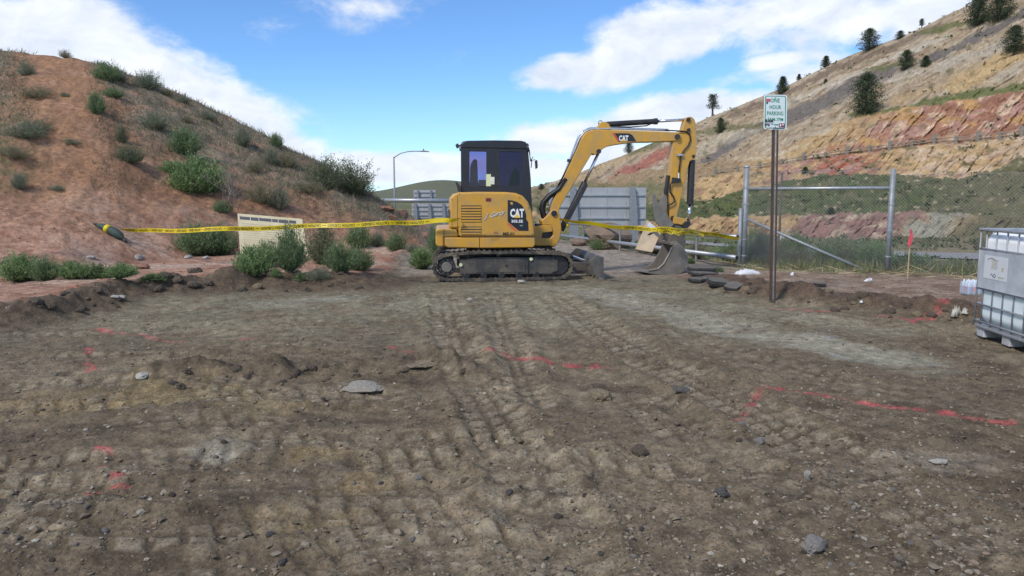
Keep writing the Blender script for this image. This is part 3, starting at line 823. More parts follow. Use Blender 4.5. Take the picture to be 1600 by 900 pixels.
    stroke([(985, 240), (1030, 224), (1060, 212)], 7, (.13, .14, .06), .8)
    stroke([(840, 300), (900, 292), (960, 296), (1040, 290)], 9, (.14, .15, .07), .7)
    spots = sst(.52, .7, fbm(u * .045, v * .09, 4, 480)); c = mixc(c, (.11, .12, .055), spots * .5 * (s != 2))
    c = c * (1 + .22 * fbm(u * .25, v * .35, 3, 490))[:, None]
    c = np.clip((c * .84 + c.mean(1, keepdims=True) * .16) * np.array([1.0, .93, .83]), .02, .8)
    s = geo_s
    idx = np.arange(nr * nc).reshape(nr, nc)
    Fq = np.stack([idx[:-1, :-1], idx[:-1, 1:], idx[1:, 1:], idx[1:, :-1]], -1).reshape(-1, 4)
    W = np.stack([x, y2, z2], 1)
    tag(link('ridge', array_mesh('ridge', W, Fq, ROCKFACE, c, True)), kind='structure')
    # where each point of the slope shows in the photograph, for standing trees and posts on it
    f = np.array([0, cp, -sp]); up_ = np.array([0, sp, cp])
    D = W - np.array([0, 0, CAMZ]); dep = D @ f
    RIDGE['W'] = W; RIDGE['u'] = 800 + FPX * D[:, 0] / dep; RIDGE['v'] = 450 - FPX * (D @ up_) / dep; RIDGE['s'] = s; RIDGE['t'] = t
build_ridge()
def onridge(u, v):
    d = (RIDGE['u'] - u) ** 2 + (RIDGE['v'] - v) ** 2 + (RIDGE['s'] == 6) * 1e6
    return Vector(RIDGE['W'][int(np.argmin(d))])

# ------------------------------------------------------------------ materials for the things
SOIL = (.17, .13, .09)
YEL = material('yellow_paint', (.60, .31, .034), .38, var=.07, scale=3, dirt=(.36, .25, .13), dirt_amt=.8, dirt_scale=4.5, bump=.0006, bscale=30)
BLK = material('black_paint', (.018, .018, .022), .42, var=.2, scale=6, dirt=(.12, .10, .08), dirt_amt=.30, dirt_scale=5)
CABM = material('cab_black', (.016, .017, .024), .35, var=.15, scale=3, dirt=(.09, .08, .07), dirt_amt=.12, dirt_scale=4)
RUB = material('track_rubber', (.040, .038, .036), .85, var=.25, scale=9, dirt=(.23, .18, .12), dirt_amt=.9, dirt_scale=4.5, bump=.003, bscale=35)
FRM = material('track_frame_steel', (.045, .044, .044), .6, var=.2, scale=5, dirt=(.20, .16, .11), dirt_amt=.75, dirt_scale=3.5)
HOSE = material('hose_rubber', (.012, .012, .013), .5, var=.2, scale=12)
CHR = material('chrome_rod', (.72, .73, .75), .15, 1.0, var=.05)
WORN = material('worn_bucket_steel', (.21, .19, .165), .55, .35, var=.3, scale=7, dirt=(.25, .20, .15), dirt_amt=.8, dirt_scale=4)
BLADE = material('blade_steel', (.10, .095, .09), .6, .2, var=.3, scale=6, dirt=(.20, .165, .125), dirt_amt=.8, dirt_scale=4)
GLASS_CLEAR = glass_mat('cab_glass', (.66, .65, .82), .0)
GLASS_DARK = glass_mat('cab_glass_dark', (.36, .29, .43), -.01)
DECAL = material('decal_black', (.013, .015, .022), .3, var=.1)
WHITE = material('white_print', (.78, .78, .78), .5, var=.05)
REDP = material('red_print', (.55, .07, .04), .45, var=.1)
DYEL = material('yellow_print', (.85, .50, .02), .45, var=.05)
GALV = material('galvanised_steel', (.43, .45, .47), .45, .55, var=.18, scale=14, dirt=(.25, .22, .18), dirt_amt=.25, dirt_scale=6)
GALVD = material('weathered_galvanised', (.27, .29, .31), .55, .3, var=.2, scale=10, dirt=(.20, .17, .13), dirt_amt=.3)
ALU = material('sign_back_aluminium', (.42, .43, .44), .5, .25, var=.10, scale=2.5, dirt=(.30, .29, .27), dirt_amt=.35, dirt_scale=1.5)
TAPE = material('caution_tape', (.86, .66, .02), .4, var=.05, scale=6, transl=.25)
INK = material('black_ink', (.02, .018, .015), .5, var=.1)
SEATM = material('seat_vinyl', (.03, .03, .035), .6)
PAPER = material('note_paper', (.62, .68, .40), .8, var=.1)

# ------------------------------------------------------------------ excavator
EXO, EXR = Vector((-.247, 14.26, 0.0)), math.radians(6)
EXF, EXL = Vector((math.cos(EXR), math.sin(EXR), 0)), Vector((-math.sin(EXR), math.cos(EXR), 0))
CAMP = Vector((0, 0, CAMZ))
def L(u, v, c):
    """machine coordinates of the point seen at (u, v) on the lengthwise plane c metres left of its centre line"""
    d = ray(u, v); t = (c - (CAMP - EXO).dot(EXL)) / d.dot(EXL); p = CAMP + d * t - EXO
    return Vector((p.dot(EXF), c, p.z))
EXC = thing('excavator', 'yellow tracked mini excavator with black cab parked on the churned dirt', 'excavator', EXO, EXR)

def side(name, uv, c0, c1, mat, parent=EXC, bevel=0.0, smooth=False, seg=2):
    """outline seen from the side on plane c0, carried through to plane c1"""
    loop = [L(u, v, c0) for u, v in uv]
    return MB().prism(loop, (0, c1 - c0, 0)).build(name, mat, parent, bevel, smooth, seg)

def arc_pts(cx, cz, r, a0, a1, n):
    return [(cx + r * math.cos(math.radians(a0 + (a1 - a0) * k / n)), cz + r * math.sin(math.radians(a0 + (a1 - a0) * k / n))) for k in range(n + 1)]

def belt(c0, c1, frame_side):
    """rubber track: a closed belt with lugs; returns the object"""
    r, h = .245, .50
    outer = arc_pts(-1.035, .262, r, 90, 270, 14) + [(-.5, .008), (0, .006), (.5, .012)] + arc_pts(1.02, .268, r, -90, 90, 14) + [(.5, .535), (.2, .548), (-.1, .540), (-.4, .552), (-.7, .536)]
    inner = [(x * (1 - .030) - (0.0), z + (.26 - z) * .17) for x, z in outer]
    m = MB(); n = len(outer)
    vs = [(x, c0, z) for x, z in outer] + [(x, c1, z) for x, z in outer] + [(x, c0, z) for x, z in inner] + [(x, c1, z) for x, z in inner]
    fs = []
    for i in range(n):
        j = (i + 1) % n
        fs += [(i, j, n + j, n + i), (2 * n + i, 3 * n + i, 3 * n + j, 2 * n + j), (i, 2 * n + i, 2 * n + j, j), (n + i, n + j, 3 * n + j, 3 * n + i)]
    m.add(vs, fs)
    # lugs along the outside, stepped in two halves
    per = [0]
    for i in range(n):
        a, b = outer[i], outer[(i + 1) % n]; per.append(per[-1] + math.hypot(b[0] - a[0], b[1] - a[1]))
    nl = 58
    for k in range(nl):
        for half in (0, 1):
            d = (k + .5 * half) / nl * per[-1]; i = max(q for q in range(n) if per[q] <= d)
            a, b = Vector(outer[i]), Vector(outer[(i + 1) % n]); t = (d - per[i]) / (per[i + 1] - per[i])
            p = a.lerp(b, t); tg = (b - a).normalized(); nm = Vector((tg.y, -tg.x))
            if nm.dot(p - Vector((0, .27))) < 0: nm = -nm
            w, hh = .019, .020
            q = [p - tg * w, p + tg * w, p + tg * w * .7 + nm * hh, p - tg * w * .7 + nm * hh]
            y0, y1 = (c0 + .004, (c0 + c1) / 2) if half == 0 else ((c0 + c1) / 2, c1 - .004)
            m.prism([(e.x, y0, e.y) for e in q], (0, y1 - y0, 0))
            # drive teeth inside
            if half == 0:
                q = [p - tg * .012 - nm * .035, p + tg * .012 - nm * .035, p + tg * .01 - nm * .062, p - tg * .01 - nm * .062]
                m.prism([(e.x, c0 + .03, e.y) for e in q], (0, .05, 0))
    return m.build('track', RUB, EXC)

def wheel(name, x, z, r, c0, c1, parent, mat, n=28):
    return MB().tube([(x, c0, z), (x, c1, z)], r, n).build(name, mat, parent, .012)

for c0, c1, near in ((-.99, -.59, True), (.59, .99, False)):
    tr = belt(c0, c1, near)
    fr = MB().prism([(-.80, c0 + .07, .13), (.86, c0 + .07, .115), (1.0, c0 + .07, .17), (1.0, c0 + .07, .38), (.90, c0 + .07, .425), (-.42, c0 + .07, .435), (-.80, c0 + .07, .40)], (0, .26, 0)).build('track_frame', FRM, EXC, .012)
    MB().box((.44, c0 + .055, .13), (.455, c0 + .072, .42)).build('seam', BLK, fr)
    MB().prism([(-.50, c0 + .062, .155), (.40, c0 + .062, .155), (.40, c0 + .062, .40), (-.45, c0 + .062, .40)], (0, .01, 0)).build('side_cover', FRM, fr, .004)
    for (sx, sz) in ((.50, .395), (-.78, .30)):
        MB().tube([(sx, c0 + .045, sz), (sx, c0 + .075, sz)], .032, 10).build('grease_plug', PAPER, fr)
    MB().tube([(.05, c0 + .05, .28), (.05, c0 + .08, .28)], .022, 10).build('frame_hole', BLK, fr)
    sp = wheel('sprocket', -1.035, .262, .165, c0 + .06, c1 - .1, EXC, BLK)
    wheel('sprocket_hub', -1.035, .262, .095, c0 + .03, c0 + .062, sp, WORN)
    for k in range(9):
        a = 2 * math.pi * k / 9
        MB().tube([(-1.035 + .125 * math.cos(a), c0 + .045, .262 + .125 * math.sin(a)), (-1.035 + .125 * math.cos(a), c0 + .065, .262 + .125 * math.sin(a))], .012, 6).build('bolt', WORN, sp)
    wheel('idler', 1.03, .268, .175, c0 + .09, c1 - .09, EXC, BLK)
    for x in (-.68, -.36, -.04, .28, .60): wheel('roller', x, .095, .062, c0 + .06, c1 - .06, EXC, BLK, 14)
    wheel('top_roller', -.1, .475, .04, c0 + .05, c1 - .1, EXC, BLK, 12)
MB().box((-.62, -.62, .28), (.62, .62, .50)).build('car_body', FRM, EXC, .03)
MB().tube([(0, 0, .49), (0, 0, .645)], .44, 32).build('slew_ring', BLK, EXC)

# dozer blade: curved plate across the front with two arms
BX0 = L(940, 404, -.99); bxn = BX0.x
prof = []
for k in range(9):
    t = k / 8
    prof.append((bxn - .035 + .10 * (2 * t - 1) ** 2 - .02 * t, .02 + .40 * t))
bl = MB(); n = len(prof)
vs = [(x, -.99, z) for x, z in prof] + [(x, .99, z) for x, z in prof] + [(x - .03, -.99, z) for x, z in prof] + [(x - .03, .99, z) for x, z in prof]
fs = []
for i in range(n - 1):
    fs += [(i, i + 1, n + i + 1, n + i), (2 * n + i, 3 * n + i, 3 * n + i + 1, 2 * n + i + 1), (i, 2 * n + i, 2 * n + i + 1, i + 1), (n + i, n + i + 1, 3 * n + i + 1, 3 * n + i)]
fs += [(0, n, 3 * n, 2 * n), (n - 1, 2 * n + n - 1, 3 * n + n - 1, n + n - 1)]
blade = bl.add(vs, fs).build('blade', BLADE, EXC)
for c in (-.985, .965):
    MB().prism([(bxn + .05, c, .0), (bxn + .04, c, .42), (bxn - .10, c, .45), (bxn - .22, c, .33), (bxn - .12, c, .10), (bxn - .05, c, .03)], (0, .02, 0)).build('end_plate', BLADE, blade, .004)
MB().box((bxn - .05, -.99, -.02), (bxn + .065, .99, .045)).build('cutting_edge', WORN, blade, .008)
for c in (-.40, .40):
    MB().prism([(.55, c - .05, .20), (bxn - .06, c - .05, .10), (bxn - .06, c - .05, .26), (.55, c - .05, .36)], (0, .10, 0)).build('blade_arm', FRM, EXC, .01)
for c in (-.70, -.1, .45): MB().prism([(bxn - .05, c, .06), (bxn - .06, c, .36), (bxn - .20, c, .20), (bxn - .18, c, .08)], (0, .025, 0)).build('rib', BLADE, blade)
MB().tube([(.45, 0, .47), (bxn - .35, 0, .36)], .05, 12).build('blade_cylinder', BLK, EXC)
MB().tube([(bxn - .35, 0, .36), (bxn - .06, 0, .25)], .025, 10).build('blade_rod', CHR, EXC)

# upper body
CN = -.93
side('skirt', [(694, 371), (836, 370.5), (836.5, 383), (833, 387), (760, 388), (700, 387), (694, 384)], CN, -.05, YEL, bevel=.025)
side('deck', [(694, 371), (836, 371), (836, 386), (694, 386)], -.045, .92, YEL, bevel=.02)
cw = side('counterweight', [(681, 362), (684, 357.5), (714, 357), (716, 370), (693.5, 370.6), (693.5, 386), (684, 386), (680.5, 382)], CN + .03, .90, YEL, bevel=.05, seg=3)
cover = side('engine_cover', [(702, 357), (702.5, 318), (704, 309), (709, 303), (718, 300.5), (745, 299.6), (790, 300), (806, 301.5), (817, 306), (825, 315), (830.5, 328), (834, 345), (836, 370), (717, 370), (716, 357)], CN, -.03, YEL, bevel=.045, seg=3)
side('rear_hood', [(702, 357), (702.5, 318), (704, 309), (709, 303), (720, 300.5), (720, 357)], -.028, .90, YEL, bevel=.03)
eps = .004
def panel(name, uv, mat, parent=cover, c=CN, th=.004):
    return side(name, uv, c - th, c - .0005, mat, parent)
for (va, vb) in ((321, 347), (354, 366)):
    panel('vent_recess', [(720.6, va), (752, va), (752, vb), (720.6, vb)], BLK, th=.0025)
for k in range(6): side('vent_slat', [(721, 322.6 + 4.25 * k), (751.8, 322.6 + 4.25 * k), (751.8, 325.4 + 4.25 * k), (721, 325.4 + 4.25 * k)], CN - .014, CN - .002, YEL, cover, .004)
for k in range(3): side('vent_slat', [(721, 355.4 + 4.1 * k), (751.8, 355.4 + 4.1 * k), (751.8, 358 + 4.1 * k), (721, 358 + 4.1 * k)], CN - .014, CN - .002, YEL, cover, .004)
panel('reflector', [(759, 309.5), (767, 309.5), (767, 314.5), (759, 314.5)], material('red_reflector', (.16, .02, .03), .3), th=.008)
panel('seam', [(748.6, 371), (749.6, 371), (749.6, 387), (748.6, 387)], BLK, th=.002)
panel('seam', [(718, 369.6), (836, 369.6), (836, 370.8), (718, 370.8)], BLK, th=.002)
panel('seam', [(693.2, 358), (694.3, 358), (694.3, 386), (693.2, 386)], BLK, th=.003)
panel('latch_recess', [(765, 370.5), (781, 370.5), (777, 375.5), (769, 375.5)], material('latch_shadowed_yellow', (.42, .23, .04), .5), th=.002)
panel('latch', [(771, 362), (778, 362), (778, 365), (771, 365)], material('worn_latch', (.35, .17, .08), .6), th=.006)
for u, v in ((718, 303), (812, 309), (826, 325), (757, 367), (832, 366), (706, 312), (706, 350)):
    MB().tube([L(u, v, CN - .006), L(u, v, CN)], .009, 8).build('bolt', BLK, cover)
panel('seam', [(714.6, 304), (715.3, 304), (715.3, 357), (714.6, 357)], BLK, th=.0015)
panel('door_handle', [(700.6, 327), (702.6, 327), (702.6, 341), (700.6, 341)], BLK, th=.006)
dec = panel('decal', [(793.2, 312.5), (799, 313), (808, 315.5), (815, 320), (820, 327), (822.6, 338), (822, 342), (825.4, 347), (826, 360.8), (811, 360.8), (793.2, 346.5)], DECAL, th=.002)
panel('decal_stripe', [(793.2, 347.5), (809.5, 361), (804, 361), (793.2, 351)], material('orange_red', (.62, .12, .05), .45), dec, th=.0022)
def uvtext(body, u0, v0, w, h, c, mat, parent, bold, slope=0.0, shear=0.0):
    return lettering(body, lambda X, Y: L(u0 + X * w + shear * Y * h, v0 - Y * h - slope * X * w, c), mat, parent, bold=bold)
cat = uvtext('CAT', 797, 340, 22, 14, CN - .0046, WHITE, dec, .05)
side('logo_triangle', [(803.5, 340.3), (812.5, 340.3), (808, 334.2)], CN - .0062, CN - .005, DYEL, dec)
uvtext('305.5E', 799, 348, 18, 4.6, CN - .0046, WHITE, dec, .03)
panel('decal_badge', [(812, 351.5), (817, 351.5), (817, 353.5), (812, 353.5)], material('teal_print', (.15, .25, .25), .5), dec, th=.0035)
panel('decal_badge', [(797, 315.5), (801, 316), (801.5, 320), (798, 319.5)], YEL, dec, th=.0035)
uvtext('J. Garcy', 756.8, 344.8, 30, 10, CN - .0028, DECAL, cover, .0, .24, .45)
uvtext('J. Garcy', 756, 344.2, 30, 10, CN - .0042, WHITE, cover, .0, .24, .45)
uvtext('ME-01', 786, 368, 17.5, 5.2, CN - .003, DECAL, cover, .03)

# cab
C0, C1 = -.02, .93
cab_roof = side('cab_roof', [(720, 232), (720, 224), (723, 221), (731, 219.6), (772, 219), (814, 219.6), (822, 221.5), (824.5, 226), (825, 234)], C0 - .01, C1, CABM, bevel=.035, seg=3)
for c in (C0, C1 - .05):
    side('rear_pillar', [(720, 231), (733.5, 231), (733.5, 292), (720.5, 292)], c, c + .05, CABM, bevel=.012)
    side('middle_pillar', [(760, 231), (778, 231), (778, 292), (760, 292)], c, c + .045, CABM, bevel=.008)
    side('front_pillar', [(816.5, 231), (825, 231), (829.5, 280), (831.5, 330), (832, 384), (822, 384), (820, 330), (817.5, 292)], c, c + .05, CABM, bevel=.012)
    side('window_rail', [(733, 231), (818, 231), (818, 237.5), (733, 236)], c + .003, c + .045, CABM, bevel=.006)
    side('door_panel', [(720.5, 290.5), (820, 290.5), (822, 384), (721, 384)], c + .002, c + .047, CABM, bevel=.01)
    side('window_glass', [(733, 235), (761, 235), (761, 291), (733, 291)], c + .015, c + .021, GLASS_CLEAR)
    side('window_glass', [(777, 237), (818, 237), (818, 291), (777, 291)], c + .015, c + .021, GLASS_DARK)
    side('window_trim', [(776.5, 236), (779.5, 236), (779.5, 291.5), (776.5, 291.5)], c - .006, c + .012, BLK)
pR = L(722, 262, C1); pF = L(828, 262, C0)
zt, zb = L(722, 232, C0).z, L(722, 292, C0).z
MB().box((pR.x + .01, C0 + .06, zb), (pR.x + .018, C1 - .06, zt)).build('rear_window', GLASS_DARK, EXC)
fw = MB().prism([L(824, 236, C0 + .06), L(831, 330, C0 + .06), L(830, 330, C0 + .06), L(823, 236, C0 + .06)], (0, .83, 0)).build('windscreen', GLASS_CLEAR, EXC)
seat = side('seat', [(735, 305), (736, 262), (738, 253), (742, 250.5), (746, 254), (747, 282), (749, 290), (772, 292), (774, 305)], .30, .72, SEATM, bevel=.03, seg=3)
side('headrest', [(738.5, 258), (739, 250), (743, 248), (746, 251), (745.5, 259)], .38, .62, SEATM, seat, .02)
side('note', [(748, 281), (760, 281), (760, 290.5), (748, 290.5)], .86, .862, PAPER)
side('note', [(759.5, 272), (767, 272), (767, 291), (759.5, 291)], C0 - .001, C0 - .0005, PAPER)
side('note', [(766, 276.5), (772.5, 276.5), (772.5, 288), (766, 288)], C0 - .004, C0 - .002, material('note_paper_white', (.66, .68, .60), .8))
side('console', [(795, 292), (812, 292), (812, 270), (806, 262), (800, 270)], .20, .34, SEATM, bevel=.015)
wl = side('work_light', [(711.5, 226), (715.5, 223.5), (718.5, 229.5), (714, 232)], C0 + .02, C0 + .12, BLK, bevel=.01)
MB().tube([L(716, 228, C0 + .06), L(721, 226, C0 + .06)], .012, 8).build('lamp_arm', BLK, wl)
side('exhaust_deflector', [(711.5, 283.5), (714, 284.5), (720.5, 292), (721, 299.5), (716, 299.5), (714.5, 293)], -.10, .05, BLK, bevel=.008)
mir = MB().tube([L(823, 232, .0), L(827, 236, -.02), L(829, 252, -.03), L(836, 249, -.05)], .010, 6).build('mirror_arm', BLK, EXC)
MB().tube([L(830, 262, -.03), L(831, 248, -.03), L(833, 245, -.03)], .009, 6).build('mirror_bracket', BLK, mir)
side('mirror', [(836.5, 250.5), (839.8, 250), (840.4, 262), (837.5, 264)], -.09, .01, BLK, mir, .008)
MB().tube([L(823, 228, C0 - .02), L(824.5, 232, C0 - .02), L(826, 237, C0 - .02)], .03, 8).build('front_lamp', BLK, EXC, smooth=True)
for k in range(3): MB().tube([L(824 + 2.2 * k, 224 + 12 * k, -.03), L(826 + 2.2 * k, 228 + 12 * k, -.03)], .012, 6).build('cab_hinge', BLK, EXC)

# swing post, boom, stick
side('swing_frame', [(828, 355), (850, 352), (862, 352), (864, 362), (848, 364), (846, 372), (862, 373), (862, 384), (836, 384), (830, 380)], -.20, .20, YEL, bevel=.015)
side('swing_core', [(838, 350), (866, 350), (866, 386), (838, 386)], -.13, .13, BLK, bevel=.01)
post = side('swing_post', [(846, 345), (858, 334), (862, 328.5), (868, 327), (873, 329.5), (876, 338), (877.5, 357), (876, 370), (871, 381), (866, 385.5), (859, 385), (858, 374), (864, 368), (864, 360), (861, 352), (848, 352)], -.19, .19, YEL, bevel=.018)
MB().tube([L(866, 333.5, -.22), L(866, 333.5, -.22) + Vector((0, .44, 0))], .055, 16).build('pin', BLK, post)
MB().tube([L(836, 377, -.17), L(856, 376, -.17)], .030, 10).build('swing_rod', CHR, post)
for vv in (364, 380): MB().tube([L(853, vv, -.05), L(868, vv, -.05)], .055, 12).build('swing_bushing', BLK, post)
BC = .125
boom = side('boom', [(861, 335), (859.5, 327), (864, 314), (884, 270), (902, 231), (907, 218.5), (914, 208.5), (922, 203.8), (932, 202.2), (960, 203), (1027, 205.2), (1056, 206.6), (1063, 209.5), (1065, 214), (1062, 219), (1052, 220.6), (1014, 222), (991, 222.2), (966, 225.5), (950, 228.6), (942, 232.5), (936, 239.5), (930, 242), (925, 240), (918, 252), (896, 288), (876, 322), (872.5, 332), (867, 337.5)], -BC, BC, YEL, bevel=.016)
MB().tube([L(1059, 213.5, -BC - .035), L(1059, 213.5, -BC - .035) + Vector((0, .33, 0))], .052, 16).build('pin', BLK, boom)
MB().tube([L(936, 236.5, -BC - .035), L(936, 236.5, -BC - .035) + Vector((0, .33, 0))], .045, 14).build('pin', BLK, boom)
db = side('decal', [(957, 208), (983, 208.4), (988, 211), (994, 220.5), (966, 221.3)], -BC - .004, -BC - .001, DECAL, boom)
side('decal_stripe', [(957, 208), (960.5, 208), (968, 221), (965.4, 221)], -BC - .0062, -BC - .0045, REDP, db)
uvtext('CAT', 967, 220.6, 15, 9.2, -BC - .0075, WHITE, db, .05)
side('logo_triangle', [(971.6, 220.8), (977.6, 220.8), (974.6, 216.6)], -BC - .0105, -BC - .008, DYEL, db)
for off, c in ((0, -.09), (2.2, -.05)):
    MB().tube([L(u - off, v - off * .6, c) for u, v in ((868, 312), (880, 285), (892, 252), (901, 227), (906, 215), (914, 206), (924, 201.5), (960, 201.2), (1020, 203), (1046, 204))], .017, 8).build('steel_pipe', CHR if off else GALV, boom, smooth=True)
for u, v in ((876, 292), (893, 250)): side('pipe_clamp', [(u - 5, v - 2), (u + 5, v + 2), (u + 4, v + 6), (u - 6, v + 2)], -.12, .0, BLK, boom)
for k, (c, dx) in enumerate(((-.11, 0), (-.04, 2), (.03, -1), (.10, 1))):
    MB().tube([L(u + dx, v, c) for u, v in ((884, 279), (873, 296), (858, 306), (849, 316), (846.5, 327), (849, 338), (856, 344), (862, 347))], .042, 8).build('hose', HOSE, boom, smooth=True)
MB().tube([L(872, 290, -.10), L(884, 268, -.10), L(899, 236, -.10), L(908, 217, -.10)], .016, 6).build('hose', HOSE, boom, smooth=True)
br = side('cylinder_bracket', [(933, 203), (935, 197), (939, 191), (947, 190), (952, 194), (955, 203)], -.07, .07, YEL, boom, .01)
MB().tube([L(938 + 3.0 * math.cos(a), 191.8 + 3.4 * math.sin(a), 0) for a in [k * math.pi / 5 for k in range(11)]], .011, 6).build('lifting_eye', GALVD, boom)
ac = MB().tube([L(947, 194.5, 0), L(952, 194, 0), L(1025, 189.6, 0)], .052, 16).build('stick_cylinder', BLK, EXC, .006)
MB().tube([L(1025, 189.6, 0), L(1073, 187.0, 0)], .027, 12).build('piston_rod', CHR, ac, smooth=True)
MB().tube([L(1022, 189.8, 0), L(1027, 189.5, 0)], .060, 16).build('gland', BLK, ac)
MB().tube([L(955, 198, -.06), L(985, 198.4, -.06), L(1010, 196.5, -.05), L(1018, 193, -.03)], .012, 6).build('hose', HOSE, ac, smooth=True)
bc = MB().tube([L(876.5, 360, 0), L(879, 355, 0), L(914, 285, 0)], .060, 16).build('boom_cylinder', BLK, EXC, .006)
MB().tube([L(914, 285, 0), L(936, 237, 0)], .030, 12).build('piston_rod', CHR, bc, smooth=True)
MB().tube([L(872, 362, -.08), L(872, 362, -.08) + Vector((0, .16, 0))], .05, 12).build('pin', BLK, bc)
side('cylinder_guard', [(877, 352), (884, 356), (919, 290), (913, 286)], -.075, -.04, BLK, bc, .01)
SC = .10
stick = side('stick', [(1066, 204), (1071, 186), (1075, 182.6), (1080, 182), (1085, 185.5), (1088, 194), (1088, 240), (1087, 246.5), (1083, 249.5), (1078, 252), (1073, 270), (1066, 300), (1057, 343), (1052, 346), (1046, 345), (1046, 320), (1048, 280), (1050, 240), (1051.5, 222), (1056, 211)], -SC, SC, YEL, bevel=.014)
for u, v, r in ((1076, 187, .04), (1076.5, 203, .035), (1084, 244, .03), (1052, 341, .05)):
    MB().tube([L(u, v, -SC - .03), L(u, v, -SC - .03) + Vector((0, 2 * SC + .06, 0))], r, 14).build('pin', BLK, stick)
MB().tube([L(u, v, -SC - .02) for u, v in ((1040, 203.5), (1058, 204.5), (1072, 205.5), (1078, 210), (1079, 219), (1075, 228), (1068, 236), (1064, 244), (1062, 258), (1060, 276))], .014, 6).build('hose', HOSE, stick, smooth=True)
side('hose_clamp', [(1058, 240.5), (1068, 240.5), (1068, 243.5), (1058, 243.5)], -SC - .05, -SC, GALV, stick)
vb_ = side('valve_block', [(1051, 277), (1064, 279), (1064, 285), (1051, 286)], -SC - .06, -SC, BLK, stick, .006)
MB().tube([L(1060, 270, -SC - .03), L(1060, 282, -SC - .03)], .018, 8).build('fitting', CHR, vb_)
MB().tube([L(u, v, -SC - .04) for u, v in ((1052, 280), (1047, 290), (1047, 300), (1053, 308), (1054, 315), (1049, 319), (1042, 321))], .016, 6).build('hose', HOSE, stick, smooth=True)
kc = MB().tube([L(1081, 250, 0), L(1079.5, 285, 0), L(1078, 319, 0)], .068, 16).build('bucket_cylinder', BLK, EXC, .006)
MB().tube([L(1078, 319, 0), L(1075.5, 347, 0)], .030, 12).build('piston_rod', CHR, kc, smooth=True)
MB().tube([L(1083, 262, -.07), L(1080, 320, -.07)], .010, 6).build('steel_pipe', BLK, kc)
side('linkage', [(1053, 338), (1062, 339.5), (1072, 343), (1077, 348), (1075, 354), (1066, 352), (1058, 350), (1051, 350)], -.15, .15, YEL, bevel=.012)
side('linkage_end', [(1066, 350), (1071, 346), (1078, 345), (1080, 351), (1074, 357), (1067, 356)], -.17, .17, BLK, bevel=.012)
# thumb: two grey claws with a black cylinder
for c in (-.16, .10):
    side('thumb_claw', [(1019.5, 304), (1021.5, 300.5), (1025, 307), (1028, 318), (1031, 318), (1034, 308), (1038, 303.5), (1042, 306), (1043, 316), (1041.5, 330), (1046, 342), (1053.5, 349), (1050, 355), (1040, 357), (1030, 353), (1023, 344), (1021, 326)], c, c + .06, WORN, bevel=.008)
MB().box(tuple(L(1030, 345, -.10) - Vector((.03, 0, .03))), tuple(L(1044, 345, -.10) + Vector((0, .20, .03)))).build('thumb_bar', WORN, EXC, .01)
tcy = MB().tube([L(1044, 274, -.02), L(1039, 312, -.02)], .042, 12).build('thumb_cylinder', BLK, EXC, .005)
MB().tube([L(1039, 312, -.02), L(1036, 336, -.02)], .020, 10).build('piston_rod', CHR, tcy, smooth=True)
# bucket coupler and bucket
side('coupler', [(1040, 353), (1052, 347), (1062, 352), (1070, 356), (1071, 368), (1068, 378), (1056, 384), (1046, 380), (1041, 368)], -.12, .12, BLADE, bevel=.012)
B0, B1 = -.31, .31
back = [(1006, 425.5), (1018, 428), (1032, 429.4), (1050, 429.6), (1064, 427.6), (1072, 420), (1075.4, 408), (1073, 396), (1068, 386), (1058, 377), (1048, 379)]
inn = [(1010, 423.5), (1020, 425), (1032, 426), (1050, 426), (1062, 424), (1069, 418), (1072, 408), (1070, 398), (1065, 389), (1057, 381), (1049, 383)]
m = MB(); n = len(back)
vs = [L(u, v, B0) for u, v in back] + [L(u, v, B0) for u, v in inn]
far = [Vector((p.x, B1, p.z)) for p in vs]
vs = vs + far; fs = []
for i in range(n - 1):
    fs += [(i, i + 1, 2 * n + i + 1, 2 * n + i), (n + i, 3 * n + i, 3 * n + i + 1, n + i + 1), (i, n + i, n + i + 1, i + 1), (2 * n + i, 2 * n + i + 1, 3 * n + i + 1, 3 * n + i)]
fs += [(0, 2 * n, 3 * n, n), (n - 1, 2 * n - 1, 4 * n - 1, 3 * n - 1)]
bucket = m.add(vs, fs).build('bucket', WORN, EXC)
sidep = [(1006, 425.5), (1018, 428), (1032, 429.4), (1050, 429.6), (1064, 427.6), (1072, 420), (1075.4, 408), (1073, 396), (1068, 386), (1058, 378), (1050, 386), (1046, 396), (1037, 412), (1028, 420), (1014, 422.5)]
pl = [L(u, v, B0 - .012) for u, v in sidep]
MB().prism(pl, (0, .022, 0)).build('side_plate', WORN, bucket, .004)
MB().prism([Vector((p.x, B1 - .01, p.z)) for p in pl], (0, .022, 0)).build('side_plate', WORN, bucket, .004)
for a, b in zip(((1050, 386), (1046, 396), (1037, 412), (1028, 420)), ((1046, 396), (1037, 412), (1028, 420), (1014, 422.5))):
    MB().tube([L(*a, B0 - .012), L(*b, B0 - .012)], .020, 6).build('edge_strip', WORN, bucket)
side('bucket_ear', [(1044, 378), (1048, 366), (1056, 362), (1066, 366), (1072, 378), (1069, 388), (1058, 386)], -.16, -.12, BLADE, bucket, .008)
side('bucket_ear', [(1044, 378), (1048, 366), (1056, 362), (1066, 366), (1072, 378), (1069, 388), (1058, 386)], .12, .16, BLADE, bucket, .008)
tip = L(1006, 425, B0)
for k in range(5):
    c = B0 + .03 + k * (B1 - B0 - .06) / 4
    MB().prism([(tip.x + .10, c - .035, tip.z + .035), (tip.x + .10, c - .035, tip.z - .02), (tip.x - .13, c - .022, tip.z + .005), (tip.x - .13, c - .022, tip.z + .02)], (0, .062, 0)).build('tooth', WORN, bucket, .006)
for o in (cover, cw): o.data.update()

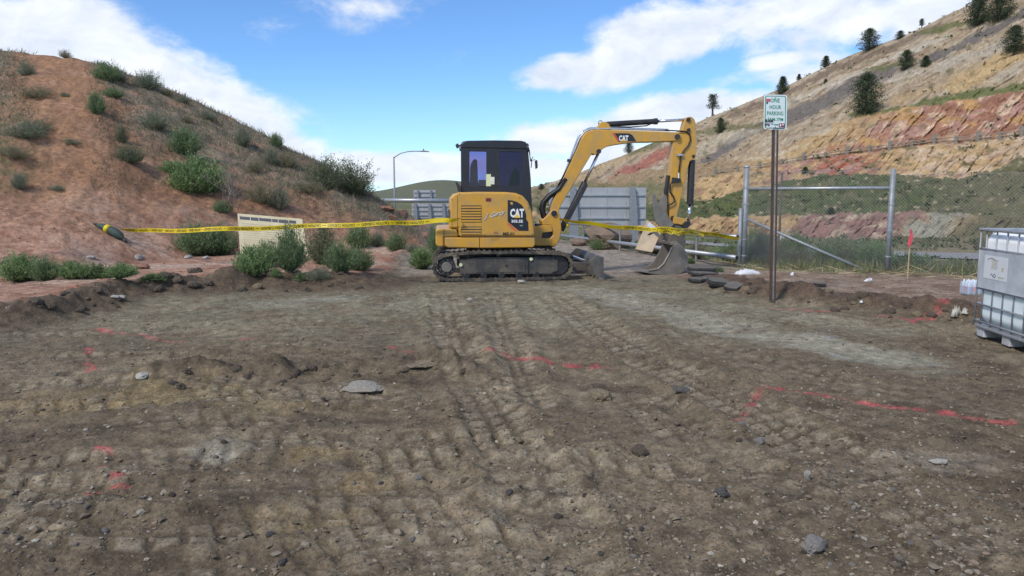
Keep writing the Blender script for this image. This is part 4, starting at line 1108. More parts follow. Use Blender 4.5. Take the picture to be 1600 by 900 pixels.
# ------------------------------------------------------------------ caution tape
def ribbon(path, wid, twist=None, sub=14):
    """centre points -> list of (centre, half-width vector) along a smooth curve"""
    P = [Vector(p) for p in path]; out = []
    for i in range(len(P) - 1):
        p0, p1, p2, p3 = P[max(i - 1, 0)], P[i], P[i + 1], P[min(i + 2, len(P) - 1)]
        for k in range(sub):
            t = k / sub
            out.append(.5 * ((2 * p1) + (p2 - p0) * t + (2 * p0 - 5 * p1 + 4 * p2 - p3) * t * t + (3 * p1 - p0 - 3 * p2 + p3) * t ** 3))
    out.append(P[-1]); res = []
    for i, c in enumerate(out):
        s = i / (len(out) - 1); d = (out[min(i + 1, len(out) - 1)] - out[max(i - 1, 0)]).normalized()
        up = Vector((0, 0, 1)); up = (up - d * up.dot(d)).normalized(); nb = d.cross(up)
        a = twist(s) if twist else 0.0
        c = c + Vector((0, 0, .010 * math.sin(s * 37 + wid * 900) * min(1, 8 * s * (1 - s))))
        res.append((c, (up * math.cos(a) + nb * math.sin(a)) * wid / 2))
    return res

def tape(name, label, path, wid=.076, twist=None, text=True, phase=.1, parent=None, both=False):
    R = ribbon(path, wid, twist)
    V, Fc = [], []
    for c, h in R:
        n = Vector((0, .0012, 0)); V += [c - h - n, c + h - n, c + h + n, c - h + n]
    for i in range(len(R) - 1):
        a, b = 4 * i, 4 * i + 4
        for k in range(4): Fc.append((a + k, a + (k + 1) % 4, b + (k + 1) % 4, b + k))
    Fc += [(0, 3, 2, 1), tuple(len(V) - 4 + k for k in range(4))]
    o = MB().add(V, Fc).build(name, TAPE, parent)
    if label: tag(o, label, 'tape', 'caution tape strung across the site')
    if text:
        L_ = [0]
        for i in range(len(R) - 1): L_.append(L_[-1] + (R[i + 1][0] - R[i][0]).length)
        Ls = np.array(L_)
        def place(s, t):
            i = int(np.clip(np.searchsorted(Ls, s) - 1, 0, len(R) - 2)); f = (s - L_[i]) / (L_[i + 1] - L_[i])
            c = R[i][0].lerp(R[i + 1][0], f); h = R[i][1].lerp(R[i + 1][1], f)
            return c + h * t + Vector((0, -.004, 0))
        vs, fs, asp = text_mesh('CAUTION CUIDADO', .02)
        wlen, gap, s0 = .50, .12, phase
        while s0 + wlen < L_[-1] - .05:
            me = bpy.data.meshes.new('lettering')     # the tape hangs upside down
            me.from_pydata([tuple(place(s0 + (1 - X) * wlen, .62 - 1.24 * Y)) for X, Y in vs], [], fs); me.materials.append(INK)
            link('lettering', me, o)
            d0 = s0 + wlen + .025
            if d0 + .07 < L_[-1]:
                MB().add([place(d0, -.1), place(d0 + .07, -.1), place(d0 + .07, .1), place(d0, .1)], [(0, 1, 2, 3)]).build('dash', INK, o)
            s0 += wlen + gap
    return o
tl = ong(190, 372)
yl = tl.y - .10
tapeL = [at(188, 358.5, yl), at(240, 360.5, yl - .1), at(330, 358.6, 13.5), at(440, 355.2, 13.3), at(560, 350.6, 13.15), at(640, 347.6, 13.1), at(700, 344.2, 13.1), at(719.5, 341.5, 13.16)]
def twL(s): return 1.15 * (1 - min(1, s / .10)) + 1.25 * max(0, (s - .80) / .20) + .22 * math.sin(s * 21) + .15 * math.sin(s * 57 + 1)
tape('caution_tape', 'long yellow caution tape from the red mound to the excavator tail', tapeL, .080, twL)
yb = [at(874, 342, 14.0), at(900, 346.5, 14.0), at(950, 353, 14.0), at(1000, 357.5, 14.0), at(1035, 358, 14.0), at(1062, 359.5, 14.05), at(1090, 363, 14.7), at(1125, 368, 15.3), at(1155, 373, 15.62)]
tape('caution_tape', 'yellow caution tape sagging from the boom foot past the bucket to the gate post', yb, .078, lambda s: 1.15 * (1 - min(1, s / .42)) + .18 * math.sin(s * 26) + .9 * max(0, (s - .75) / .25), phase=1.25)
yc = [at(1028, 361, 13.95), at(1045, 362, 13.93), at(1062, 364.5, 13.98), at(1080, 363.5, 14.2), at(1100, 368, 14.8)]
tape('caution_tape', 'short doubled length of yellow caution tape bunched in front of the bucket coupler', yc, .07, lambda s: .5 * math.sin(s * 12))
tape('caution_tape', 'loose yellow tape end hanging down beside the boom cylinder', [at(876, 343, 13.97), at(882, 345, 13.95), at(887, 350, 13.94), at(886, 358, 13.95), at(882, 365, 13.97)], .05, lambda s: .8 + s, text=False)

# ------------------------------------------------------------------ things left of the excavator
GRN = material('dark_green_canvas', (.035, .06, .05), .7, var=.25, scale=14, bump=.004, bscale=30)
p0, p1 = ong(150, 356), ong(192, 378)
dv = (p1 - p0); up = Vector((0, 0, .09))
b = thing('canvas_bundle', 'dark green rolled bundle with a yellow band lying on the mound', 'bundle', tuple(p0))
pts = [Vector((0, 0, 0)) + up * .6, dv * .22 + up, dv * .45 + up * 1.15, dv * .72 + up * 1.2, dv * .92 + up, dv * 1.0 + up * .8, dv * 1.06 + up * .6]
MB().tube(pts, [.02, .06, .078, .092, .082, .035, .025], 14).build('roll', GRN, b, smooth=True)
MB().tube([dv * .38 + up * 1.12, dv * .52 + up * 1.16], [.082, .090], 16).build('band', TAPE, b, smooth=True)
MB().tube([dv * -.08 + up * .6, dv * .05 + up * .7], [.022, .03], 8).build('tip', BLK, b, smooth=True)
MB().tube([dv * 1.04 + up * .7, dv * 1.14 + up * .3], [.035, .02], 8).build('strap_end', BLK, b, smooth=True)

# notice board leaning on the foot of the mound
bl_, br_ = Vector((-5.07, 14.6, 0)), Vector((-4.0, 14.6, 0))
gb = ong(375, 400); Yb = gb.y
bc = [at(375.5, 399, Yb), at(482, 404, Yb), at(472, 342, Yb + .40), at(371, 333.5, Yb + .40)]
nt_ = thing('notice_board', 'cream painted notice board with dark header leaning behind green bushes', 'board', tuple(bc[0]))
loc = [p - bc[0] for p in bc]
nrm = (loc[1] - loc[0]).cross(loc[3] - loc[0]).normalized()
if nrm.y > 0: nrm = -nrm
panel_ = MB().prism(loc, -nrm * .03).build('panel', material('cream_board', (.56, .50, .33), .8, var=.12, scale=5, dirt=(.38, .30, .20), dirt_amt=.5, dirt_scale=3), nt_)
def bpt(a, b_, off=.003):
    return loc[0].lerp(loc[1], a).lerp(loc[3].lerp(loc[2], a), b_) + nrm * off
rndb = random.Random(4)
def bquad(name, a0, a1, b0, b1, mat):
    return MB().prism([bpt(a0, b0), bpt(a1, b0), bpt(a1, b1), bpt(a0, b1)], -nrm * .002).build(name, mat, panel_)
HDR = material('header_ink', (.06, .06, .08), .7, var=.3, scale=10); LINE = material('faded_text', (.475, .425, .29), .8, var=.2)
hx = 0.03
for w_ in (.17, .13, .20, .10, .16, .12):
    bquad('header_print', hx, hx + w_ - .012, .865 + rndb.uniform(-.01, .01), .935, HDR); hx += w_
for k in range(13):
    a1 = rndb.uniform(.82, .95); bquad('text_line', .06, a1, .76 - k * .055, .775 - k * .055, LINE)
for a in (.18, .82):
    MB().tube([bpt(a, .05, -.04), bpt(a, .95, -.04)], .025, 6).build('backing_batten', material('raw_lumber', (.35, .26, .16), .85), nt_)

# street lamp beyond the mound
lp = at(617, 330, 80); top = at(617, 245, 80)
lamp = thing('street_lamp', 'tall grey street lamp with a curved arm behind the mound', 'street lamp', (lp.x, 80, -3.5))
zt_ = top.z + 3.5
MB().tube([(0, 0, 0), (0, 0, zt_)], [.13, .08], 10).build('pole', GALVD, lamp, smooth=True)
sx = 80 / FPX
MB().tube([(0, 0, zt_ - .1), (.7, 0, zt_ + .35), (1.5, 0, zt_ + .55), (2.3, 0, zt_ + .60), (3.0, 0, zt_ + .58)], .05, 8).build('arm', GALVD, lamp, smooth=True)
hd = MB().prism([(2.9, -.16, zt_ + .52), (3.8, -.13, zt_ + .50), (3.8, -.13, zt_ + .58), (3.3, -.16, zt_ + .68), (2.9, -.16, zt_ + .64)], (0, .3, 0)).build('lamp_head', GALVD, lamp, .03)
MB().tube([(3.2, 0, zt_ + .64), (3.2, 0, zt_ + .85)], .045, 8).build('photocell', BLK, hd)

# backs of the highway signs
def sign_back(name, label, uv0, uv1, Y, nstr, posts, zground, seams=()):
    a, b_ = at(uv0[0], uv0[1], Y), at(uv1[0], uv1[1], Y)
    w, h = b_.x - a.x, a.z - b_.z
    t = thing(name, label, 'sign', (a.x, Y, zground))
    zb_ = b_.z - zground
    npn = len(seams) + 1; xs = [0] + [w * s for s in seams] + [w]
    for k in range(npn):
        MB().box((xs[k] + .006, 0, zb_), (xs[k + 1] - .006, .02, zb_ + h)).build('sign_panel', ALU, t, .004)
    for k in range(nstr):
        z_ = zb_ + h * (k + .5) / nstr * .92 + .05
        MB().box((.06, -.055, z_ - .035), (w - .06, -.001, z_ + .035)).build('stringer', GALV, t, .006)
    for fx, wd in posts:
        MB().prism([(w * fx - wd * .35, -.19, zb_ + h + .03), (w * fx + wd * .35, -.19, zb_ + h + .03), (w * fx + wd * .7, -.19, zb_ + h * .45), (w * fx + wd, -.19, 0), (w * fx - wd * .35, -.19, 0)], (0, .13, 0)).build('post', GALVD, t, .008)
    return t
sign_back('sign_back', 'large grey back of a highway sign behind the excavator boom', (858, 293), (1009, 352), 30.5, 3, ((.24, .30), (.85, .30)), hz(3, 30.5) - .1, (.27, .43, .60, .80))
sign_back('sign_back', 'small grey sign back mounted above the rail left of the cab', (646, 297), (681, 312), 48, 2, ((.2, .12), (.78, .12)), -1.6)
sign_back('sign_back', 'wide grey sign back under the rail left of the excavator tail', (643, 318), (704, 341), 47, 3, ((.10, .2), (.46, .2), (.82, .2)), -1.8, (.33, .66))
rl = at(598, 313, 47.5); rr = at(706, 313.5, 47.5)
rail = thing('pipe_rail', 'pale horizontal pipe rail crossing behind the excavator tail', 'rail', (rl.x, 47.5, -1.7))
MB().tube([(0, -.4, rl.z + 1.7), (rr.x - rl.x, -.4, rr.z + 1.7)], .13, 12).build('pipe', GALV, rail, smooth=True)
for fx in (.02, .55, .98): MB().tube([((rr.x - rl.x) * fx, -.4, 0), ((rr.x - rl.x) * fx, -.4, rl.z + 1.65)], .07, 8).build('post', GALVD, rail)

# ------------------------------------------------------------------ pipe gate and chain-link fence
gA, gB = Vector((4.83, 15.75, 0)), Vector((1.55, 24.6, 0))
gate = thing('pipe_gate', 'long two-rail grey pipe gate behind the excavator bucket', 'gate', tuple(gA + Vector((0, 0, hz(4.83, 15.75)))))
gd = gB - gA
for zz, nm in ((.66, 'rail'), (.22, 'rail')):
    MB().tube([Vector((-.02, 0, zz)), Vector((0, 0, zz)) + gd], .052, 14).build(nm, GALV, gate, smooth=True)
    MB().tube([Vector((.0, 0, zz)) - gd.normalized() * .012, Vector((0, 0, zz)) + gd.normalized() * .004], .040, 14).build('rail_mouth', BLK, gate)
for f in (.16, .55, .8, 1.0): MB().tube([gd * f + Vector((0, 0, -.1)), gd * f + Vector((0, 0, .74))], .028, 8).build('upright', GALVD, gate)
MB().tube([gd * .16 + Vector((0, 0, .2)), gd * .16 + Vector((0, 0, .25))], .065, 12).build('collar', BLK, gate)

fA, fB, fC = Vector((4.98, 15.8, 0)), Vector((7.27, 14.2, 0)), Vector((11.0, 11.6, 0))
za, zb2 = hz(fA.x, fA.y), hz(fB.x, fB.y)
fence = thing('chain_link_fence', 'chain-link fence with grey posts, top rail and diagonal brace right of the gate', 'fence', tuple(fA + Vector((0, 0, za))))
bB = fB - fA + Vector((0, 0, zb2 - za)); bC = fC - fA + Vector((0, 0, hz(fC.x, fC.y) - za))
pA = at(1162, 262, 15.8).z - za; pB = at(1390.5, 264, 14.2).z - zb2; rz_ = at(1162, 295, 15.8).z - za; rzB = at(1388, 293.5, 14.2).z - zb2
postA = MB().tube([(0, 0, -.2), (0, 0, pA)], .057, 14).build('post', GALVD, fence, smooth=True)
MB().tube([(0, 0, pA), (0, 0, pA + .03), (0, 0, pA + .05)], [.062, .055, .02], 14).build('post_cap', GALV, postA, smooth=True)
for zz in (.25, .6, 1.0, 1.35, 1.7): MB().tube([(0, 0, zz), (0, 0, zz + .025)], .063, 14).build('tension_band', GALV, postA)
MB().tube([(-.10, -.02, -.2), (-.10, -.02, pA * .60)], .045, 12).build('hinge_post', GALVD, fence, smooth=True)
postB = MB().tube([bB + Vector((0, 0, -.2)), bB + Vector((0, 0, pB))], .05, 14).build('post', GALVD, fence, smooth=True)
for zz in (.3, .8, 1.3): MB().tube([bB + Vector((0, 0, zz)), bB + Vector((0, 0, zz + .025))], .056, 14).build('tension_band', GALV, postB)
MB().tube([(0, 0, rz_), bB + Vector((0, 0, rzB))], .030, 12).build('top_rail', GALV, fence, smooth=True)
MB().tube([(0, 0, at(1162, 341, 15.8).z - za), bB * .86 + Vector((0, 0, .03))], .030, 12).build('brace', GALVD, fence, smooth=True)
postC = MB().tube([bC + Vector((0, 0, -.2)), bC + Vector((0, 0, pB))], .045, 12).build('post', GALVD, fence, smooth=True)
def mesh_panel(a, bvec, h0, h1, name):
    m = MB(); ln = bvec.length; st = .062; hgt = h1 - h0; d = bvec.normalized(); nrm = Vector((-d.y, d.x, 0)) * .0022; r = .0019
    for sgn in (1, -1):
        k = -hgt
        while k < ln:
            # a wire climbing at 45 degrees, cut to the panel
            s0, s1 = max(k, 0), min(k + hgt, ln)
            if s1 - s0 > .03:
                q0, q1 = s0 - k, s1 - k
                if sgn < 0: z0, z1 = h1 - q0, h1 - q1
                else: z0, z1 = h0 + q0, h0 + q1
                p_, q_ = a + bvec * (s0 / ln) + Vector((0, 0, z0)), a + bvec * (s1 / ln) + Vector((0, 0, z1))
                m.tube([p_ + nrm * sgn, q_ + nrm * sgn], .0025, 3, False)
            k += st
    for zz in (h0 + .01, h1): m.tube([a + Vector((0, 0, zz)), a + bvec + Vector((0, 0, zz))], .003, 4, False)
    return m.build(name, GALVD, fence)
mesh_panel(Vector((0, 0, 0)), bB, .04, pA - .12, 'wire_mesh')
mesh_panel(bB, bC - bB, .04, pB - .12, 'wire_mesh')
mesh_panel(bC, Vector((1.2, -.9, 0)), .04, pB - .12, 'wire_mesh')

# slim pole beyond the fence
pp = at(1217.5, 372, 34)
pole = thing('utility_marker', 'slim brown marker pole with a small white box beyond the fence', 'pole', (pp.x, 34, hz(pp.x, 34) - .05))
hgt = at(1217.5, 268, 34).z - hz(pp.x, 34)
MB().tube([(0, 0, 0), (0, 0, hgt)], .05, 8).build('shaft', material('weathered_post', (.10, .08, .065), .8), pole, smooth=True)
MB().box((.02, -.1, pp.z - hz(pp.x, 34)), (.20, -.02, pp.z - hz(pp.x, 34) + .22)).build('box', WHITE, pole, .01)

# survey stake
sp_ = ong(1419, 425); sp_ = Vector(at(1419, 418, 12.6)); sp_.z = hz(sp_.x, 12.6)
stk = thing('survey_stake', 'wooden survey stake with a hot pink flag in the dry grass', 'stake', tuple(sp_))
ztop = at(1421, 358, 12.6).z - sp_.z
MB().box((-.008, -.005, -.1), (.008, .005, ztop)).build('stick', material('stake_wood', (.50, .36, .20), .8, var=.2, scale=20), stk)
fl = MB(); W_, n_ = [], 8
for k in range(n_ + 1):
    t = k / n_; z_ = ztop - .30 * t; w_ = .018 + .024 * math.sin(t * 2.4 + .3)
    W_ += [(-w_ * .8 - .004 + .01 * math.sin(5 * t), -.02 - .012 * math.sin(7 * t), z_), (w_ * .55 + .01 * math.sin(4 * t), -.02 + .012 * math.cos(6 * t), z_)]
fl.add(W_, [(2 * k, 2 * k + 1, 2 * k + 3, 2 * k + 2) for k in range(n_)])
fo = fl.build('flag', material('pink_flagging', (.85, .15, .19), .6, transl=.35), stk)
sol = fo.modifiers.new('solid', 'SOLIDIFY'); sol.thickness = .002

# ------------------------------------------------------------------ parking sign
ps = ong(1207, 470); Yp = ps.y
sg = thing('parking_sign', 'white one hour parking sign with green lettering on a rusty perforated post', 'sign', tuple(ps))
RUSTP = material('rusted_post', (.075, .045, .035), .75, var=.3, scale=15, dirt=(.16, .085, .05), dirt_amt=.4, dirt_scale=8)
def S(u, v, dy=0.0):
    return at(u, v, Yp + dy) - ps
ptop = S(1211.5, 196); pz = ptop.z; lean = ptop.x
def pv(z, dx, dy): return Vector((lean * z / pz + dx, dy, z))
po = MB()
for dx0, dx1, dy0, dy1 in ((-.038, -.030, -.02, .03), (.030, .038, -.02, .03), (-.030, -.012, -.026, -.018), (.012, .030, -.026, -.018)):
    po.prism([pv(-.25, dx0, dy0), pv(-.25, dx1, dy0), pv(-.25, dx1, dy1), pv(-.25, dx0, dy1)], (lean * (pz + .25) / pz, 0, pz + .25))
post_ = po.build('post', RUSTP, sg)
wb = MB(); z_ = .02                                    # webs between the punched holes
while z_ < pz - .02:
    wb.prism([pv(z_, -.012, -.024), pv(z_, .012, -.024), pv(z_, .012, -.019), pv(z_, -.012, -.019)], (0, 0, .014)); z_ += .0254
wb.build('hole_webs', GALVD, post_, kind='stuff')
def rrect(u0, v0, u1, v1, r, dy, tilt=0.0):
    pts = []
    for cx, cy, a0 in ((u1 - r, v0 + r, -90), (u1 - r, v1 - r, 0), (u0 + r, v1 - r, 90), (u0 + r, v0 + r, 180)):
        for k in range(6):
            a = math.radians(a0 + 18 * k); pts.append((cx + r * math.cos(a), cy + r * math.sin(a)))
    cu, cv = (u0 + u1) / 2, (v0 + v1) / 2; ca, sa = math.cos(tilt), math.sin(tilt)
    return [S(cu + (p - cu) * ca - (q - cv) * sa, cv + (p - cu) * sa + (q - cv) * ca, dy) for p, q in pts]
TL = math.radians(1.2)
SGRN = material('sign_green', (.02, .22, .13), .5, var=.08); SWHT = material('sign_white', (.66, .74, .74), .45, var=.05, scale=4, dirt=(.45, .46, .42), dirt_amt=.35)
plate = MB().prism(rrect(1193.5, 148, 1229.5, 202.5, 3.6, -.032, TL), (0, .003, 0)).build('plate', SWHT, sg)
MB().prism(rrect(1195.3, 149.8, 1227.7, 200.7, 3.0, -.0345, TL), (0, .0015, 0)).build('border', SGRN, plate)
MB().prism(rrect(1196.5, 151, 1226.5, 199.5, 2.4, -.0368, TL), (0, .0015, 0)).build('face', SWHT, plate)
def stext(body, u0, v0, w, h, mat=SGRN, bold=.015, dy=-.039): return lettering(body, lambda X, Y: S(u0 + X * w + .02 * (v0 - Y * h - 175) * -1, v0 - Y * h + .021 * (X * w), dy), mat, plate, bold=bold)
stext('ONE', 1203.5, 160, 14.5, 6.3); stext('HOUR', 1202.5, 170.3, 18, 6.3); stext('PARKING', 1198.6, 180, 25.5, 6.3); stext('9AM-7PM', 1199.5, 189.2, 24.5, 5.6)
def sq(name, u0, v0, u1, v1, mat, dy=-.0415): return MB().prism([S(u0, v1, dy), S(u1, v1, dy), S(u1, v0, dy), S(u0, v0, dy)], (0, .001, 0)).build(name, mat, plate)
sq('sticker', 1197.2, 154.4, 1203.4, 158.8, material('sticker_red', (.55, .10, .12), .5)); sq('sticker', 1197.4, 159.6, 1200, 162, DECAL)
sq('sticker', 1217.0, 192.8, 1225.8, 198.6, material('sticker_maroon', (.22, .02, .05), .5)); sq('sticker_mark', 1218.4, 194, 1220.6, 197.4, WHITE, -.0432); sq('sticker_mark', 1222.4, 194, 1224.6, 196, WHITE, -.0432)
stext('RAM', 1196.4, 191.2, 12, 5.0, DECAL, .04, -.0425); stext('PS', 1196.4, 197.0, 7, 4.4, material('sticker_purple', (.10, .01, .06), .5), .04, -.0425)
sq('arrow', 1209.5, 194.0, 1216.4, 195.4, SGRN); sq('scratch', 1204.4, 193.2, 1208.6, 194.0, DECAL); sq('base_line', 1208, 199.7, 1226, 200.6, DECAL)
sq('rust_stain', 1197, 199.4, 1201.4, 201.2, material('rust_stain', (.45, .28, .14), .8))
for vv in (152.6, 198.2): MB().tube([S(1211.4, vv, -.048), S(1211.4, vv, -.036)], .008, 8).build('bolt', GALVD, plate)

# ------------------------------------------------------------------ water tote (caged plastic tank on a pallet)
fl_ = flat(1521, 519, .04)
TO = Vector((fl_[0], fl_[1], 0)); TO.z = hz(TO.x + .4, TO.y - .4) - .0
ex_ = Vector((-.105, -.9945, 0)); TR = math.atan2(ex_.y, ex_.x)
tote = thing('water_tote', 'white caged plastic water tote on a pallet at the right edge', 'tank', tuple(TO), TR)
# local: x runs along the visible side towards the camera, y away from it to the right, z up
TL_, TW_, TH_ = 1.20, 1.0, 1.17
def rounded_box(x0, y0, z0, x1, y1, z1, r, name, mat, parent):
    return MB().box((x0, y0, z0), (x1, y1, z1)).build(name, mat, parent, r, seg=5)
m = bpy.data.materials.new('tank_plastic'); m.use_nodes = True
nt = m.node_tree; b_ = nt.nodes['Principled BSDF']; b_.inputs['Roughness'].default_value = .38

tcn = nt.nodes.new('ShaderNodeTexCoord'); sx_ = nt.nodes.new('ShaderNodeSeparateXYZ'); nt.links.new(tcn.outputs['Object'], sx_.inputs[0])
nz = nt.nodes.new('ShaderNodeTexNoise'); nz.inputs['Scale'].default_value = 5; nz.inputs['Detail'].default_value = 6; nt.links.new(tcn.outputs['Object'], nz.inputs['Vector'])
ad_ = nt.nodes.new('ShaderNodeMath'); ad_.operation = 'MULTIPLY_ADD'; ad_.inputs[1].default_value = .03; nt.links.new(nz.outputs['Fac'], ad_.inputs[0]); nt.links.new(sx_.outputs[2], ad_.inputs[2])
rp = nt.nodes.new('ShaderNodeValToRGB'); rp.color_ramp.elements[0].position = .52; rp.color_ramp.elements[0].color = (.76, .85, .85, 1)
rp.color_ramp.elements[1].position = .56; rp.color_ramp.elements[1].color = (.92, .92, .91, 1)
nt.links.new(ad_.outputs[0], rp.inputs[0])
mxd = nt.nodes.new('ShaderNodeMix'); mxd.data_type = 'RGBA'; mrd = nt.nodes.new('ShaderNodeMapRange')
mrd.inputs[1].default_value, mrd.inputs[2].default_value, mrd.inputs[4].default_value = .45, .8, .35
nt.links.new(nz.outputs['Fac'], mrd.inputs[0]); nt.links.new(mrd.outputs[0], mxd.inputs[0]); nt.links.new(rp.outputs[0], mxd.inputs[6]); mxd.inputs[7].default_value = (.42, .40, .34, 1)
nt.links.new(mxd.outputs[2], b_.inputs['Base Color'])
rounded_box(.02, .018, .15, TL_ - .02, TW_ - .02, TH_ - .02, .11, 'bottle', m, tote)
MB().tube([(TL_ / 2, TW_ / 2, TH_ - .04), (TL_ / 2, TW_ / 2, TH_ + .01)], .09, 20).build('filler_cap', m, tote)
PAL = material('pallet_plastic', (.46, .47, .47), .7, var=.2, scale=9, dirt=(.26, .21, .15), dirt_amt=.6)
for x in (.02, .52, 1.03):
    for y in (.02, .43, .83): MB().box((x, y, .0), (x + .15, y + .15, .098)).build('pallet_foot', PAL, tote, .012)
MB().box((0.0, 0, .10), (TL_, TW_, .135)).build('pallet_deck', GALV, tote, .01)
CAGE = material('cage_steel', (.30, .31, .325), .5, .2, var=.15, scale=12)
def bar(pts, r=.0085, par=tote): return MB().tube(pts, r, 8).build('cage_bar', CAGE, par, smooth=True)
hz_ = (.175, .36, .53, .965, 1.165)
for z_ in hz_:
    bar([(.0, .0, z_), (TL_, .0, z_), (TL_, TW_, z_), (0, TW_, z_), (0, 0, z_)], .010)
for k in range(6):
    x = .10 + k * .20
    for y in (.012, TW_ - .012): bar([(x, y, .14), (x, y, TH_)])
for k in range(5):
    y = .12 + k * .19
    for x in (.012, TL_ - .012): bar([(x, y, .14), (x, y, TH_)])
for x, y in ((.0, .0), (TL_, 0), (0, TW_), (TL_, TW_)): bar([(x, y, .12), (x, y, TH_)], .009)
MB().box((-.02, -.02, 1.162), (TL_ + .02, .03, 1.188)).build('top_rim', GALV, tote, .008)
MB().box((-.02, .03, 1.162), (.03, TW_ + .02, 1.188)).build('top_rim', GALV, tote, .008)
for y in (.3, .7): MB().box((0.03, y, 1.165), (TL_, y + .05, 1.18)).build('top_strap', GALV, tote, .004)
plt = MB().box((.05, -.020, .545), (1.12, -.014, .950)).build('label_plate', material('dull_metal_plate', (.52, .55, .58), .5, .1, var=.15, scale=5, dirt=(.22, .22, .22), dirt_amt=.4), tote)
lab = MB().box((.155, -.0225, .66), (.60, -.0205, .905)).build('label', material('white_label', (.66, .67, .68), .6, var=.06, dirt=(.5, .48, .45), dirt_amt=.3), plt)
rl_ = random.Random(8)
for k in range(9):
    x0 = .30 + rl_.uniform(-.01, .01); MB().box((x0, -.0240, .865 - k * .012), (x0 + rl_.uniform(.10, .14), -.0232, .870 - k * .012)).build('print_line', LINE, lab)
MB().tube([(.30, -.0235, .70), (.32, -.0235, .72), (.34, -.0235, .69), (.37, -.0235, .72), (.40, -.0235, .70), (.38, -.0235, .68), (.35, -.0235, .69)], .003, 4).build('scribble', INK, lab)
MB().tube([(.22, -.0235, .86), (.30, -.0235, .885), (.38, -.0235, .862)], .0025, 4).build('scribble', INK, lab)
MB().box((.50, -.0240, .755), (.535, -.0232, .80)).build('print_mark', LINE, lab); MB().box((.44, -.0240, .685), (.56, -.0232, .70)).build('print_line', LINE, lab)

# water bottles in a wrapped case behind the tote
wp = Vector(at(1518, 464, 10.4)); wp.z = hz(wp.x, 10.4)
case = thing('bottle_case', 'plastic-wrapped case of water bottles with blue and red labels beside the tote', 'bottles', tuple(wp))
BOT = material('bottle_plastic', (.55, .64, .74), .2, var=.1); BLU = material('label_blue', (.24, .34, .58), .5, var=.15); RDL = material('label_red', (.52, .18, .20), .5)
for i in range(5):
    for j in range(3):
        x, y = -.04 + i * .066, j * .066
        bo = MB().tube([(x, y, 0), (x, y, .13), (x, y, .165), (x, y, .185), (x, y, .20)], [.032, .032, .024, .013, .013], 10).build('bottle', BOT, case, smooth=True)
        MB().tube([(x, y, .055), (x, y, .12)], .0328, 10, False).build('bottle_label', RDL if (i + j) % 3 == 1 else BLU, bo, smooth=True)
        MB().tube([(x, y, .20), (x, y, .212)], .014, 8).build('bottle_cap', WHITE, bo)

film = bpy.data.materials.new('wrap_film'); film.use_nodes = True
_n = film.node_tree; _b = _n.nodes['Principled BSDF']; _b.inputs['Base Color'].default_value = (.78, .84, .92, 1); _b.inputs['Roughness'].default_value = .15; _b.inputs['Alpha'].default_value = .28
MB().box((-.082, -.040, .0), (.262, .172, .19)).build('wrap', film, case, .02)

# ------------------------------------------------------------------ stones, slabs, litter
def rock_mesh(name, seed, mat, sub=3, flatn=.7, rough=.35, chunky=0.0):
    bm = bmesh.new(); bmesh.ops.create_icosphere(bm, subdivisions=sub, radius=1)
    o = Vector((seed * 7.3, seed * 3.1, seed * 1.7)); rr = random.Random(seed)
    planes = [(Vector((rr.gauss(0, 1), rr.gauss(0, 1), rr.gauss(0, 1))).normalized(), rr.uniform(.62, .85)) for _ in range(9)]
    for v in bm.verts:
        d = v.co.normalized()
        r = 1 + rough * mnoise.noise(d * 1.3 + o) + rough * .5 * mnoise.noise(d * 3.5 + o) + rough * .3 * mnoise.noise(d * 8 + o)
        for nrm_, h in planes:
            q = d.dot(nrm_)
            if q > 0: r = min(r, h / q * (1 + .04 * mnoise.noise(d * 6 + o)))
        v.co = d * r; v.co.z *= flatn
    me = bpy.data.meshes.new(name); bm.to_mesh(me); bm.free(); me.materials.append(mat)
    return me
RK = {'grey': material('grey_stone', (.23, .215, .195), .85, var=.3, scale=3, bump=.02, bscale=6, dirt=SOIL, dirt_amt=.5),
      'dark': material('dark_stone', (.085, .08, .078), .8, var=.3, scale=3, bump=.02, bscale=6, dirt=SOIL, dirt_amt=.5),
      'tan': material('tan_clod', (.21, .165, .105), .95, var=.3, scale=4, bump=.04, bscale=5),
      'pale': material('pale_stone', (.44, .41, .36), .85, var=.2, scale=3, bump=.02, bscale=6, dirt=SOIL, dirt_amt=.3),
      'concrete': material('dusty_concrete', (.32, .29, .24), .95, var=.25, scale=3, bump=.03, bscale=6, dirt=SOIL, dirt_amt=.5),
      'soil': material('soil_clod', (.105, .080, .057), .97, var=.3, scale=4, bump=.04, bscale=5),
      'red': material('red_rock', (.26, .125, .085), .9, var=.35, scale=2, bump=.03, bscale=5),
      'brown': material('brown_boulder', (.175, .125, .09), .9, var=.25, scale=2, bump=.02, bscale=7, dirt=(.32, .26, .2), dirt_amt=.4)}
_rm = {}
def rock(name, u, v, w, kind, label, cat, group=None, h=None, seed=1, sink=.25, Y=None, rz=None, sub=3):
    key = (kind, seed, sub)
    if key not in _rm: _rm[key] = rock_mesh('rock', seed, RK[kind], sub)
    p = ong(u, v) if Y is None else Vector(at(u, v, Y))
    s = w / FPX * p.y / 2; hh = (h or w * .62) / FPX * p.y
    o = link(name, _rm[key]); o.location = (p.x, p.y + s * .4, p.z + hh * (.5 - sink)); o.scale = (s, s * .85, hh / 2 / .7)
    o.rotation_euler = (0, 0, seed * 1.3 if rz is None else rz)
    return tag(o, label, cat, group)
rock('stone', 1275, 864, 46, 'grey', 'large rounded grey stone in the right foreground dirt', 'stone', h=32, seed=3, sub=3)
rock('stone', 1129, 777, 24, 'dark', 'dark stone at centre right above the large grey stone', 'stone', h=22, seed=4, sub=3)
rock('dirt_clod', 940, 627, 44, 'tan', 'tan dirt clod sitting in a dark hollow right of centre', 'clod', h=26, seed=5, sub=3)
